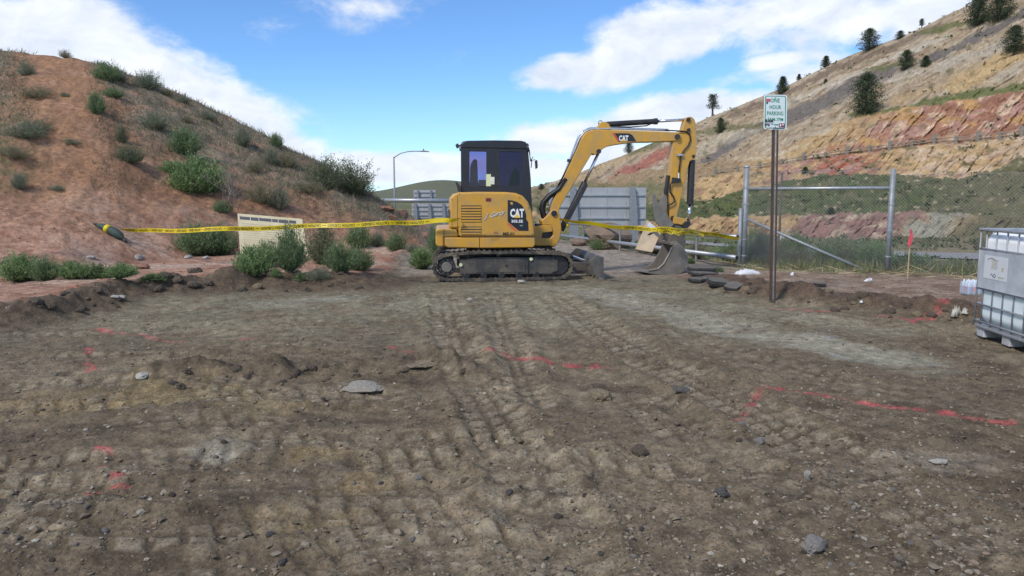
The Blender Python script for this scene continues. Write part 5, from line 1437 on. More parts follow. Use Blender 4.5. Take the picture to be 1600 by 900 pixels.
rock('dirt_clod', 1000, 712, 34, 'soil', 'brown clod left of the dark stone', 'clod', h=22, seed=6, sub=3)
rock('concrete_lump', 562, 612, 78, 'concrete', 'flat pale cracked concrete lump in the dirt row', 'concrete', h=13, seed=7, sub=3, sink=.3)
rock('concrete_lump', 655, 575, 80, 'tan', 'flat tan crust slab on top of the dirt row', 'concrete', h=9, seed=8, sub=3, sink=.3)
rock('dirt_clod', 1066, 614, 30, 'dark', 'black asphalt lump beside the middle track marks', 'asphalt', h=12, seed=9)
rock('stone', 1262, 748, 14, 'pale', 'small pale stone standing up right of the dark stone', 'stone', h=18, seed=10)
rock('stone', 1188, 694, 22, 'grey', 'grey stone half buried below the pink corner mark', 'stone', h=12, seed=11)
rock('stone', 1470, 728, 30, 'pale', 'flat pale stone at the right below the pink line', 'stone', h=12, seed=12)
rock('stone', 1334, 798, 9, 'pale', 'tiny white stone above the large grey stone', 'stone', h=11, seed=13)
rock('stone', 220, 592, 26, 'pale', 'pale stone at the left end of the dirt row', 'stone', h=14, seed=14)
rock('stone', 735, 470, 12, 'pale', 'pale stone in front of the excavator track', 'stone', h=6, seed=15)
rock('stone', 815, 443, 18, 'pale', 'pale flat stone against the excavator track front end', 'stone', h=6, seed=16, sink=.1)
for i, (u, v, w) in enumerate(((180, 467, 16), (186, 468, 18), (140, 404, 14), (215, 404, 16), (293, 404, 15), (320, 405, 13), (222, 420, 26))):
    rock('stone', u, v, w, 'red' if i == 6 else 'pale', ['pale flat stone on the left dirt bank', 'pale tilted stone on the left dirt bank, right one of a pair', 'pale stone among the left weeds', 'buff stone on the mound foot below the green bundle',
         'pale stone left of the bush by the board', 'pale stone under the bush by the board', 'reddish dry clump on the mound foot'][i], 'stone', h=w * .5, seed=20 + i)
rr = random.Random(11)
for i in range(46):
    u, v = rr.uniform(20, 1580), 480 + 410 * rr.random() ** .7
    w = rr.uniform(7, 15) * (.5 + (v - 440) / 450)
    k = rr.choice(['grey', 'tan', 'dark', 'tan', 'soil', 'soil'])
    rock('loose_stone', u, v, w, k, 'small loose %s lying on the churned dirt' % {'grey': 'grey stone', 'tan': 'tan clod', 'dark': 'black stone', 'soil': 'dark brown clod'}[k], 'stone', 'small loose stones strewn over the churned dirt', seed=rr.randint(1, 8), sink=.42)
for i in range(34):
    u = rr.uniform(0, 560); v = 500 - 58 * min(1, u / 330) + rr.uniform(-22, 14)
    rock('bank_clod', u, v, rr.uniform(8, 26), rr.choice(['soil', 'soil', 'tan', 'soil']), 'dark soil clod on the left dirt bank', 'clod', 'dark soil clods along the left dirt bank', seed=rr.randint(1, 8), sink=.42)
for i in range(28):
    u = rr.uniform(1090, 1520); v = 444 + (u - 1090) * .125 + rr.uniform(-14, 16)
    rock('bank_clod', u, v, rr.uniform(7, 22), rr.choice(['soil', 'soil', 'soil', 'tan']), 'dark soil clod on the right dirt bank behind the parking sign', 'clod', 'dark soil clods along the right dirt bank', seed=rr.randint(1, 8), sink=.42)
for i in range(24):
    s_ = rr.random(); u = 255 + 480 * s_; v = 596 - 20 * s_ + rr.uniform(-14, 12)
    rock('row_clod', u, v, rr.uniform(9, 24), rr.choice(['soil', 'tan', 'soil']), 'crumbly soil clod in the dirt row left of centre', 'clod', 'soil clods in the dirt row', seed=rr.randint(1, 8), sink=.42)
# red outcrop at the nose of the mound
for i, (u, v, w, h) in enumerate(((602, 330, 30, 14), (628, 338, 26, 16), (640, 352, 22, 14), (668, 372, 26, 14), (612, 344, 24, 12))):
    rock('red_rock', u, v, w, 'red', ['broad red rock highest on the mound nose', 'red rock jutting out below the top of the mound nose', 'red block right on the mound nose', 'red rock low on the mound nose by the excavator', 'red rock set in the mound nose below the top'][i], 'rock', h=h, seed=31 + i, sink=.3)
# boulders by the gate
rock('boulder', 956, 390, 80, 'brown', 'large brown boulder with a dark hole in front of the sign back', 'boulder', h=46, seed=41, sink=.12, Y=21.5, sub=3)
rock('boulder', 1022, 396, 56, 'brown', 'brown boulder behind the leaning plywood sheet', 'boulder', h=50, seed=42, sink=.1, Y=19.6, sub=3)
rock('boulder', 905, 384, 34, 'brown', 'small brown boulder left of the large one at the gate', 'boulder', h=14, seed=43, sink=.2, Y=22.5)
lw = [at(993, 389, 18.7), at(1019, 394, 18.7), at(1033, 362, 19.0), at(1012, 344, 19.05)]
ply = thing('plywood_sheet', 'pale plywood sheet with a cut hole leaning on a boulder behind the bucket', 'plywood', tuple(lw[0]))
l0 = [p - lw[0] for p in lw]; l0[0] = Vector((0, 0, 0))
pn = (l0[1] - l0[0]).cross(l0[3] - l0[0]).normalized(); pn = -pn if pn.y > 0 else pn
MB().prism(l0, -pn * .045).build('sheet', material('raw_plywood', (.55, .44, .30), .8, var=.15, scale=6, dirt=(.42, .32, .22), dirt_amt=.5), ply)
def pq(a, b2): return l0[0].lerp(l0[1], a).lerp(l0[3].lerp(l0[2], a), b2) + pn * .004
MB().add([pq(.30, .58), pq(.44, .60), pq(.62, .76), pq(.46, .72)], [(0, 1, 2, 3)]).build('cut_hole', BLK, ply)
MB().add([pq(.10, .84), pq(.72, .84), pq(.78, .98), pq(.12, .98)], [(0, 1, 2, 3)]).build('printed_panel', material('pale_print', (.58, .60, .66), .6, var=.15, scale=20), ply)
# broken asphalt slabs
ASP = material('broken_asphalt', (.028, .027, .027), .85, var=.4, scale=10, bump=.015, bscale=18); AST = material('asphalt_worn_top', (.115, .105, .09), .9, var=.25, scale=10, bump=.01, bscale=18)
def slab(u, v, w, d, th, rz, tilt, lift, label):
    p = ong(u, v); s = w / FPX * p.y; r_ = random.Random(int(u)); n = 7
    t = thing('asphalt_slab', label, 'asphalt', (p.x, p.y + d * .3, p.z + lift), rz, 'broken asphalt slabs by the bucket'); t.rotation_euler = (tilt[0], tilt[1], rz)
    lo = [(s / 2 * x_ * r_.uniform(.85, 1.1), d / 2 * y_ * r_.uniform(.8, 1.1)) for x_, y_ in ((1, -.7), (1.05, .2), (.8, .95), (-.1, 1.05), (-.95, .8), (-1.05, -.3), (-.7, -1))]
    m1 = MB(); m1.add([(x, y, 0) for x, y in lo] + [(x * 1.04, y * 1.04, th * .5) for x, y in lo] + [(x * .98, y * .98, th) for x, y in lo],
                      [tuple(range(n))[::-1], tuple(range(2 * n, 3 * n))] + [(a * n + k, a * n + (k + 1) % n, (a + 1) * n + (k + 1) % n, (a + 1) * n + k) for a in (0, 1) for k in range(n)]).build('broken_edge', ASP, t)
    MB().prism([(x * .97, y * .97, th + .001) for x, y in lo], (0, 0, .008)).build('road_surface', AST, t)
slab(1102, 430, 40, .5, .05, .2, (0, .04), -.02, 'lowest asphalt slab beside the bucket, under the black one')
slab(1099, 428, 42, .42, .06, -.1, (.03, .0), .05, 'black asphalt slab lying on top of another beside the bucket')
slab(1098, 441, 36, .35, .055, .3, (.0, -.02), -.01, 'square asphalt slab with pale top below the black one')
slab(1132, 446, 50, .5, .075, -.2, (.05, .10), -.02, 'thick asphalt slab, largest of the broken pieces by the bucket')
slab(1150, 453, 26, .3, .05, .5, (.15, -.28), .0, 'small tilted asphalt slab nearest the parking sign')
slab(1283, 449, 16, .14, .05, .1, (.0, .05), .0, 'small dark asphalt piece on the bank behind the parking sign')
# litter: crumpled white sheeting and scraps
def crumple(name, u, v, w, h, label, mat, seed):
    p = ong(u, v); s = w / FPX * p.y; hh = h / FPX * p.y; n = 12; V, Fc = [], []
    for i in range(n + 1):
        for j in range(n // 2 + 1):
            a, b2 = i / n - .5, j / (n // 2) - .5
            q = mnoise.noise(Vector((a * 4 + seed, b2 * 4, seed))) ; e = 1 - (2 * max(abs(a), abs(b2))) ** 3
            V.append((s * (a + .08 * q), s * .55 * b2 + .03 * q, hh * max(.02, e) * (.55 + .8 * abs(mnoise.noise(Vector((a * 6, b2 * 6 + seed, 2 * seed)))))))
    w_ = n // 2 + 1
    for i in range(n):
        for j in range(n // 2): Fc.append((i * w_ + j, (i + 1) * w_ + j, (i + 1) * w_ + j + 1, i * w_ + j + 1))
    o = MB().add(V, Fc).build(name, mat, smooth=True); o.location = p; o.rotation_euler = (0, 0, .2 * seed)
    o.modifiers.new('solid', 'SOLIDIFY').thickness = .006
    return tag(o, label, 'litter')
PLS = material('white_sheeting', (.68, .70, .72), .5, var=.08, dirt=(.4, .3, .22), dirt_amt=.4); RAG = material('dirty_rag', (.46, .44, .38), .8, var=.2, dirt=(.25, .2, .14), dirt_amt=.6)
crumple('plastic_sheeting', 1168, 428, 38, 11, 'crumpled white plastic sheeting at the foot of the gate post', PLS, 1)
crumple('paper_scrap', 1357, 440, 14, 7, 'white paper scrap at the lower end of the fence brace', PLS, 2)
crumple('cloth_rag', 1493, 496, 18, 22, 'dirty white rag standing on the bank left of the tote', RAG, 3)
crumple('cloth_rag', 1508, 490, 16, 9, 'torn pale rag lying right of the standing one by the tote', RAG, 4)
crumple('paper_scrap', 1346, 474, 7, 5, 'tiny white scrap on the bank in front of the fence', PLS, 5)
crumple('plastic_scrap', 1238, 430, 9, 6, 'tiny white scrap on the ground right of the parking sign post', PLS, 6)

# ------------------------------------------------------------------ vegetation
def leaf_material(name, rough=.75, transl=.3):
    return material(name, (0, 0, 0), rough, var=.18, scale=3, attr=True, transl=transl, spec=.25)
LEAF = leaf_material('leaves'); STRAW = leaf_material('dry_grass', .9, .2); NEEDLE = leaf_material('needles', .8, .1)
BARK = material('shrub_wood', (.13, .10, .08), .9, var=.3, scale=20); TWIG = material('dry_twig', (.24, .205, .17), .9, var=.2, scale=20)
PBARK = material('pine_bark', (.085, .062, .048), .9, var=.3, scale=3)

def quads(base, direc, length, width, rs, bend=.0):
    """flat blades: arrays base (n,3), direc (n,3) unit, length, width -> verts, faces; a kite of four corners each"""
    n = len(base); side_ = np.cross(direc, rs.normal(size=(n, 3))); side_ /= np.linalg.norm(side_, axis=1, keepdims=True) + 1e-9
    w = width[:, None]; l = length[:, None]
    tipp = base + direc * l; tipp[:, 2] -= bend * length
    mid = base + direc * l * .5
    V = np.stack([base, mid + side_ * w * .5, tipp, mid - side_ * w * .5], 1).reshape(-1, 3)
    return V, np.arange(4 * n).reshape(-1, 4)

def shrub_mesh(seed, stems=300, leaves=30, leaf=(.085, .018), cols=((.075, .105, .040), (.12, .15, .065)), spread=1.0, upright=.55, dry=0.0, low=.12):
    rs = np.random.RandomState(seed)
    B, D, Ln, Wd, C = [], [], [], [], []
    stemm = MB()
    lob = rs.rand(7, 2) * 2 - 1
    for s in range(stems):
        az = rs.rand() * 2 * math.pi; tilt = (rs.rand() ** .7) * 1.25 * spread
        d = np.array([math.cos(az) * math.sin(tilt), math.sin(az) * math.sin(tilt), math.cos(tilt) + .05])
        k = .86 + .12 * math.sin(az * 3 + seed) * math.sin(tilt * 3) + .12 * rs.randn()
        ln = np.clip(k, .5, 1.12) * (.66 + .34 * abs(math.cos(tilt)))
        b0 = np.array([rs.normal() * .07, rs.normal() * .07, 0])
        if s % 5 == 0: stemm.tube([tuple(b0), tuple(b0 + d * ln * .5), tuple(b0 + d * ln * .95 + np.array([0, 0, .04]))], [.008, .006, .003], 3, False)
        t = low + (1 - low) * rs.rand(leaves) ** .75
        p = b0 + d * (t * ln)[:, None] + np.array([0, 0, 1]) * (.10 * upright * t ** 2 * ln)[:, None] + rs.normal(size=(leaves, 3)) * .035
        dd = d * .6 + np.array([0, 0, upright]) + rs.normal(size=(leaves, 3)) * .55
        dd /= np.linalg.norm(dd, axis=1, keepdims=True)
        B.append(p); D.append(dd); Ln.append(leaf[0] * .85 * rs.uniform(.6, 1.4, leaves)); Wd.append(leaf[1] * 1.15 * rs.uniform(.7, 1.4, leaves))
        f = np.clip(rs.rand() * .75 + rs.rand(leaves) * .35, 0, 1)[:, None]
        c = (np.array(cols[0]) * (1 - f) + np.array(cols[1]) * f) * 1.8; c = c * .80 + c.mean(1, keepdims=True) * .22
        if rs.rand() < dry: c = c * .25 + np.array([.25, .20, .13]) * .75
        C.append(c)
    B, D, Ln, Wd, C = np.concatenate(B), np.concatenate(D), np.concatenate(Ln), np.concatenate(Wd), np.concatenate(C)
    B[:, 2] = np.maximum(B[:, 2], .01)
    V, Fq = quads(B, D, Ln, Wd, rs)
    h = np.percentile(V[:, 2], 99.5); r = np.percentile(np.hypot(V[:, 0], V[:, 1]), 98)
    V[:, :2] *= .5 / r; V[:, 2] /= h
    stemm.v = [(x * .5 / r, y * .5 / r, z / h) for x, y, z in stemm.v]
    return array_mesh('foliage', V, Fq, LEAF, np.repeat(C, 4, 0)), stemm
SHRUBS = {}
for kind, kw in (('green', dict(cols=((.070, .112, .040), (.125, .175, .068)), leaf=(.085, .022))),
                 ('bright', dict(cols=((.082, .140, .040), (.145, .205, .068)), leaf=(.10, .028), upright=.75)),
                 ('sage', dict(cols=((.085, .105, .060), (.16, .175, .11)), leaf=(.075, .016), dry=.12)),
                 ('dark', dict(cols=((.062, .080, .036), (.105, .125, .060)), leaf=(.06, .018), spread=1.15, dry=.10, stems=330)),
                 ('olive', dict(cols=((.10, .105, .050), (.17, .165, .085)), leaf=(.07, .014), dry=.4, stems=230)),
                 ('weed', dict(cols=((.062, .10, .030), (.11, .155, .050)), leaf=(.13, .045), spread=1.3, upright=.35, stems=200))):
    SHRUBS[kind] = []
    for v in range(2):
        me, st = shrub_mesh(hash(kind) % 1 + 11 * v + len(kind) * 5 + ord(kind[0]), **kw)
        so = st.build('stems', BARK); sme = so.data; bpy.data.objects.remove(so)
        SHRUBS[kind].append((me, sme))
_sn = [0]
def shrub(u, v, w, h, kind, label, group=None, cat='bush', name='bush', Y=None, p=None, dim=1.0):
    if p is None: p = ong(u, v) if Y is None else Vector((at(u, v, Y).x, Y, hz(at(u, v, Y).x, Y)))
    _sn[0] += 1; i = _sn[0]
    k = p.y / FPX
    t = thing(name, label, cat, (p.x, p.y + w * k * .25, p.z - .02), i * 2.1, group)
    me, sme = SHRUBS[kind][i % 2]
    for nm, m_ in (('foliage', me), ('stems', sme)):
        o = link(nm, m_, t); o.scale = (w * k * 1.18, w * k * 1.05, h * k * 1.15)
    return t
G1 = 'bushes on the mound'
for a in ((38, 120, 26, 22, 'sage', 'small bush highest on the mound at the far left'), (100, 90, 18, 12, 'olive', 'tiny bush on the mound crest at the top of the worn path'),
          (162, 126, 36, 26, 'green', 'bush on the mound crest right of the worn path'), (186, 128, 20, 16, 'sage', 'small bush tucked right of the crest bush'),
          (228, 140, 38, 26, 'sage', 'spreading grey-green bush on the mound skyline'), (259, 150, 16, 12, 'olive', 'small scrub on the skyline right of the spreading bush'),
          (285, 162, 20, 12, 'sage', 'low bush on the mound skyline, lowest of the left skyline row'), (148, 180, 24, 32, 'green', 'upright green bush beside the worn path, upper one'),
          (174, 153, 28, 14, 'green', 'low bush above the upright path bush'), (100, 152, 16, 8, 'sage', 'little bush on the upper worn path'),
          (189, 224, 17, 26, 'dark', 'narrow dark bush halfway up the mound'), (197, 255, 40, 26, 'dark', 'rounded dark bush below the narrow one on the mound'),
          (238, 205, 46, 28, 'sage', 'wide grey-green bush on the upper middle of the mound'), (284, 244, 46, 40, 'green', 'tall green bush in the middle of the mound'),
          (288, 192, 22, 12, 'olive', 'low scrub above the tall mound bush'), (322, 188, 24, 14, 'sage', 'low grey bush high on the mound right side'),
          (302, 306, 76, 52, 'bright', 'bright green leafy patch on the mound'), (268, 272, 40, 18, 'bright', 'low green growth at the upper edge of the leafy patch'),
          (378, 230, 26, 30, 'sage', 'bush with pale stems near the right mound skyline'), (430, 231, 20, 20, 'green', 'small bush standing out on the right mound skyline'),
          (422, 260, 22, 28, 'sage', 'slim bush left of the pale bush on the right mound'), (447, 264, 34, 26, 'olive', 'pale yellowish bush right of the slim one'),
          (398, 272, 24, 22, 'olive', 'dry scrub left of the slim bush on the right mound'),
          (345, 335, 26, 18, 'green', 'little bush at the foot of the bare twiggy shrub'), (404, 322, 44, 34, 'olive', 'half-dry bush right of the bare twiggy shrub'),
          (432, 328, 40, 34, 'sage', 'straggly bush above the notice board'), (505, 296, 60, 44, 'dark', 'left half of the large dark bush at the mound end'),
          (545, 306, 74, 48, 'dark', 'right half of the large dark bush at the mound end'), (480, 305, 50, 22, 'olive', 'dry growth under the large dark bush'),
          (30, 218, 60, 26, 'sage', 'low weeds on the far left of the mound, upper patch'), (14, 250, 50, 24, 'olive', 'low weeds on the far left of the mound, lower patch'),
          (55, 205, 44, 18, 'olive', 'thin weeds left of the worn path'), (26, 296, 22, 26, 'sage', 'small upright weed at the left edge of the mound'), (108, 228, 30, 10, 'sage', 'sparse weed on the worn path'),
          (52, 156, 50, 20, 'olive', 'dry scrub below the highest far left bush'), (86, 298, 20, 9, 'sage', 'tiny weed at the foot of the worn path')):
    shrub(*a, group=G1)
G2 = 'green bushes along the mound foot'
for a in ((300, 401, 62, 46, 'green', 'leafy bush left of the notice board, left half'), (340, 400, 56, 42, 'green', 'leafy bush left of the notice board, right half'),
          (392, 433, 52, 42, 'bright', 'bright bush in front of the lower left board corner'), (412, 418, 44, 36, 'green', 'bush in front of the board between two brighter ones'),
          (450, 426, 50, 64, 'green', 'tall bush covering the right part of the notice board'), (430, 435, 16, 14, 'bright', 'tiny bush in front of the board bushes'),
          (503, 414, 52, 62, 'dark', 'tall dense bush right of the notice board'), (530, 427, 56, 44, 'green', 'wide bush in front of the dense one right of the board'), (560, 424, 40, 34, 'green', 'bush at the right end of the wide one'),
          (558, 389, 44, 34, 'green', 'bush standing behind, right of the notice board'), (590, 386, 26, 22, 'sage', 'pale bush between the board bushes and the excavator'), (618, 393, 30, 26, 'green', 'small bush halfway from the board to the excavator'),
          (644, 396, 20, 14, 'sage', 'small grey weed left of the excavator bush'), (658, 421, 42, 30, 'bright', 'bright bush beside the excavator tail'), (682, 402, 26, 40, 'green', 'upright bush behind the excavator tail'),
          (676, 385, 18, 30, 'sage', 'grey bush higher behind the excavator tail'), (495, 441, 44, 18, 'sage', 'low weed with grey leaves on the dirt edge'), (470, 440, 22, 10, 'weed', 'tiny weed left of the grey-leaved one'),
          (22, 441, 66, 38, 'bright', 'tall weeds at the far left below the mound'), (66, 440, 44, 34, 'green', 'weeds right of the far left clump'), (108, 437, 46, 26, 'bright', 'weeds in the middle of the left row'),
          (148, 435, 40, 20, 'weed', 'flat weeds toward the right of the left row'), (184, 434, 44, 20, 'bright', 'last tall weed of the left row'), (236, 438, 36, 10, 'weed', 'low flat weed apart from the left row')):
    shrub(*a, group=G2, name='weed_clump' if 'weed' in a[5] else 'bush', cat='weeds' if 'weed' in a[5] else 'bush')
rv = random.Random(3)
G3 = 'weeds beyond the fence and gate'
for i in range(30):
    u = 1168 + 222 * rv.random(); Y = rv.uniform(15.6, 17.4) + .0027 * (1390 - u)
    shrub(u, 0, rv.uniform(36, 66), rv.uniform(28, 56), rv.choice(['green', 'sage', 'bright', 'sage', 'olive']), 'green weed clump behind the chain-link fence', G3, 'weeds', 'weed_clump', Y=Y, p=Vector((at(u, 400, Y).x, Y, hz(at(u, 400, Y).x, Y))))
for i in range(16):
    u = 1395 + 240 * rv.random(); Y = rv.uniform(14.6, 19)
    shrub(u, 0, rv.uniform(30, 60), rv.uniform(14, 28), rv.choice(['olive', 'sage', 'olive', 'green']), 'low dry weed clump behind the fence, toward the tote', G3, 'weeds', 'weed_clump', p=Vector((at(u, 400, Y).x, Y, hz(at(u, 400, Y).x, Y))))
for i in range(14):
    f = rv.random(); gp = gA.lerp(gB, f) + Vector((rv.uniform(.3, 1.6), rv.uniform(.2, 1.4), 0))
    shrub(0, 0, rv.uniform(24, 44), rv.uniform(14, 30), rv.choice(['green', 'sage', 'olive']), 'weed clump growing along the pipe gate', G3, 'weeds', 'weed_clump', p=Vector((gp.x, gp.y, hz(gp.x, gp.y))))
for a in ((936, 391, 26, 16, 'green', 'small green weed at the foot of the large boulder'), (1125, 425, 16, 8, 'green', 'tiny weed left of the gate post'), (1080, 412, 14, 8, 'weed', 'tiny weed behind the bucket')):
    shrub(*a, cat='weeds', name='weed_clump')

# bare twiggy shrub and the bare branches at the upper left
def twigs(m, p, d, ln, r, depth, rs, tips=None):
    q = p + d * ln + Vector((rs.gauss(0, .1), rs.gauss(0, .1), .03)) * ln
    mid = (p + q) / 2 + Vector((rs.gauss(0, .06), rs.gauss(0, .06), 0)) * ln
    m.tube([p, mid, q], [r, r * .8, r * .6], 4, False)
    if depth <= 0: return
    for k in range(rs.choice((2, 3, 3))):
        nd = (d + Vector((rs.gauss(0, .5), rs.gauss(0, .5), rs.gauss(.1, .35)))).normalized()
        twigs(m, p.lerp(q, rs.uniform(.45, 1)), nd, ln * rs.uniform(.55, .8), r * .6, depth - 1, rs)
bp_ = ong(358, 330)
bare = thing('bare_shrub', 'leafless twiggy grey shrub on the mound above the notice board', 'bush', tuple(bp_))
r_ = random.Random(5)
k_ = bp_.y / FPX
for i in range(9):
    m = MB(); a = r_.uniform(-.75, .75); twigs(m, Vector((r_.gauss(0, .12), r_.gauss(0, .1), 0)), Vector((math.sin(a), r_.gauss(0, .3), math.cos(a))).normalized(), 34 * k_, .012, 3, r_)
    m.build('branch', TWIG, bare)
tb = Vector((at(-60, 120, 13.0).x, 13.0, 0)); tb.z = hz(tb.x, 13.0)
bt = thing('bare_tree', 'bare thin branches reaching in at the upper left corner', 'tree', tuple(tb))
m = MB(); m.tube([(0, 0, -.1), (.02, 0, 1.4), (.0, .05, 2.9)], [.06, .045, .03], 8).build('trunk', TWIG, bt)
for i in range(7):
    m = MB(); z0 = r_.uniform(2.0, 3.1); twigs(m, Vector((0, .03, z0)), Vector((.8, r_.gauss(0, .3), r_.uniform(.1, .8))).normalized(), .36, .010, 3, r_); m.build('branch', TWIG, bt)

# dry grass, straw and green blades that nobody could count
def blades(name, P, hgt, wid, cols, seed, lean=.35, label=None, cat=None, mat=None):
    rs = np.random.RandomState(seed); n = len(P)
    d = rs.normal(size=(n, 3)) * lean; d[:, 2] = 1; d /= np.linalg.norm(d, axis=1, keepdims=True)
    V, Fq = quads(P, d, hgt, wid, rs, .0)
    ci = rs.randint(0, len(cols), n); c = np.array(cols)[ci] * rs.uniform(.7, 1.25, (n, 1))
    o = link(name, array_mesh(name, V, Fq, mat or STRAW, np.repeat(c, 4, 0)))
    return tag(o, label, cat, kind='stuff')
rs = np.random.RandomState(21)
def tufted(n, per, xf, yf, spread):
    cx, cy = xf(n), yf(n); x = np.repeat(cx, per) + rs.normal(size=n * per) * spread; y = np.repeat(cy, per) + rs.normal(size=n * per) * spread
    return x, y
# on the mound: tufts thicker where the crust is grey
a_ = rs.uniform(-.80, -.12, 5200); t_ = rs.uniform(.1, 1.06, 5200) ** .8
Yt_, Yc_ = np.interp(a_, _a2, _y2), np.interp(a_, _a3, _y3)
y_ = Yt_ + t_ * (Yc_ - Yt_); x_ = a_ * y_
keep = (t_ > .36 + .25 * fbm(x_ * .45, y_ * .45, 3, 211)) & (np.abs(a_ + .598) > .04) & (np.interp(a_, _a1, _e1) * Yc_ > -1.0)
x_, y_ = x_[keep], y_[keep]
x_ = np.repeat(x_, 7) + rs.normal(size=len(x_) * 7) * .12; y_ = np.repeat(y_, 7) + rs.normal(size=len(y_) * 7) * .12
blades('dry_grass', np.stack([x_, y_, H(x_, y_) - .01], 1), rs.uniform(.04, .15, len(x_)) * rs.choice([1, 1, 1, 1.9], len(x_)), rs.uniform(.008, .02, len(x_)), ((.22, .185, .14), (.19, .165, .12), (.15, .145, .085), (.25, .215, .165), (.13, .14, .075)), 5, .5, 'thin dry grass and stubble over the mound', 'grass')
# along the fence
def along(n):
    f = rs.rand(n) * 2.2; k = f < 1
    px = np.where(k, fA.x + (fB.x - fA.x) * f, fB.x + (fC.x - fB.x) * (f - 1)); py = np.where(k, fA.y + (fB.y - fA.y) * f, fB.y + (fC.y - fB.y) * (f - 1))
    return px, py
px, py = along(1700); off = rs.normal(size=1700) * .75 + .75
px = np.repeat(px + off * .55, 10) + rs.normal(size=17000) * .08; py = np.repeat(py + off * .83, 10) + rs.normal(size=17000) * .08
blades('fence_grass', np.stack([px, py, H(px, py) - .01], 1), rs.uniform(.06, .34, len(px)) * np.repeat(rs.uniform(.3, 1.2, 1700), 10), rs.uniform(.006, .014, len(px)), ((.36, .30, .19), (.16, .19, .08), (.13, .17, .065), (.20, .21, .11), (.17, .20, .09)), 6, .35, 'dry and green grass along the chain-link fence', 'grass')
px = rs.uniform(3, 34, 26000); py = rs.uniform(16, 46, 26000)
dd_, _, sd_ = polyd(px, py, DROP); kp = (sd_ < 0) & (dd_ > .3) & (fbm(px * .4, py * .4, 3, 91) > -.25); px, py = px[kp], py[kp]
blades('slope_grass', np.stack([px, py, H(px, py) - .01], 1), rs.uniform(.10, .32, len(px)), rs.uniform(.02, .05, len(px)), ((.14, .18, .065), (.13, .16, .065), (.24, .23, .13), (.18, .20, .095), (.16, .19, .08)), 7, .4, 'mixed grass on the slope falling to the valley', 'grass')
# straw lying on the bank
px, py = along(420); off = rs.normal(size=420) * .35 - .75
px, py = px + off * .55, py + off * .83
P_ = np.stack([px, py, H(px, py) + .02], 1); n_ = len(P_)
d_ = np.stack([rs.normal(size=n_), rs.normal(size=n_) * .5, rs.normal(size=n_) * .10 + .06], 1); d_ /= np.linalg.norm(d_, axis=1, keepdims=True)
V, Fq = quads(P_, d_, rs.uniform(.15, .7, n_), rs.uniform(.008, .016, n_), rs)
tag(link('straw', array_mesh('straw', V, Fq, STRAW, np.repeat(np.array(((.45, .36, .22), (.36, .28, .16), (.50, .42, .28)))[rs.randint(0, 3, n_)], 4, 0))), 'loose dry straw lying on the bank before the fence', 'straw', kind='stuff')

# far scrub: on the valley floor and the ridge, too small to part
def scrub(name, P, size, cols, seed, label, per=14, tall=1.0):
    rs2 = np.random.RandomState(seed); n = len(P)
    b = np.repeat(P, per, 0); s = np.repeat(size, per)[:, None]
    o = rs2.normal(size=(n * per, 3)) * np.array([.34, .34, .22 * tall]); o[:, 2] = np.abs(o[:, 2]) + .05
    d = rs2.normal(size=(n * per, 3)); d[:, 2] = np.abs(d[:, 2]) + .3; d /= np.linalg.norm(d, axis=1, keepdims=True)
    V, Fq = quads(b + o * s, d, (s[:, 0] * rs2.uniform(.35, .7, n * per)), s[:, 0] * rs2.uniform(.22, .45, n * per), rs2)
    ci = np.array(cols)[rs2.randint(0, len(cols), n)] * rs2.uniform(.75, 1.2, (n, 1))
    c = np.repeat(ci, per * 4, 0) * np.repeat(rs2.uniform(.8, 1.2, (n * per, 1)), 4, 0)
    return tag(link(name, array_mesh(name, V, Fq, NEEDLE, c)), label, 'scrub', kind='stuff')
rs = np.random.RandomState(33)
py = np.exp(rs.uniform(math.log(26), math.log(82), 1100)); px = py * rs.uniform(.02, .80, 1100)
dd_, _, sd_ = polyd(px, py, DROP); kp = (sd_ < 0) & (dd_ > 4) & (np.abs(py - (61 + 8 * np.exp(-((px - 20) / 12) ** 2))) > 6) ; px, py = px[kp], py[kp]
pz = np.where(py < 45, H(px, np.minimum(py, 45.5)), H(px, np.minimum(py, 45.5)) * sst(60, 46, py) - 3.5 * sst(46, 60, py))
scrub('valley_scrub', np.stack([px, py, pz - .05], 1), rs.uniform(.3, .8, len(px)), ((.10, .13, .055), (.13, .15, .07), (.18, .17, .10), (.12, .15, .085)), 4, 'low green scrub on the valley slope')
W_, us, vs_, ss, ts = RIDGE['W'], RIDGE['u'], RIDGE['v'], RIDGE['s'], RIDGE['t']
pick = []
for seg_, cnt in ((0, 160), (1, 25), (2, 170), (3, 60), (4, 22), (5, 130)):
    idx = np.nonzero((ss == seg_) & (us > 820) & (us < 1760))[0]; pick.append(rs.choice(idx, cnt))
edge = np.nonzero((ss == 4) & (ts < .04) & (us > 1100))[0]; pick.append(rs.choice(edge, 70))
edge = np.nonzero((ss == 5) & (ts > .985))[0]; pick.append(rs.choice(edge, 70))
pick = np.concatenate(pick)
scrub('ridge_scrub', W_[pick] - np.array([0, 0, .1]), rs.uniform(.3, .85, len(pick)), ((.07, .09, .042), (.085, .10, .045), (.12, .12, .06)), 9, 'small dark scrub dotting the coloured ridge', per=12)

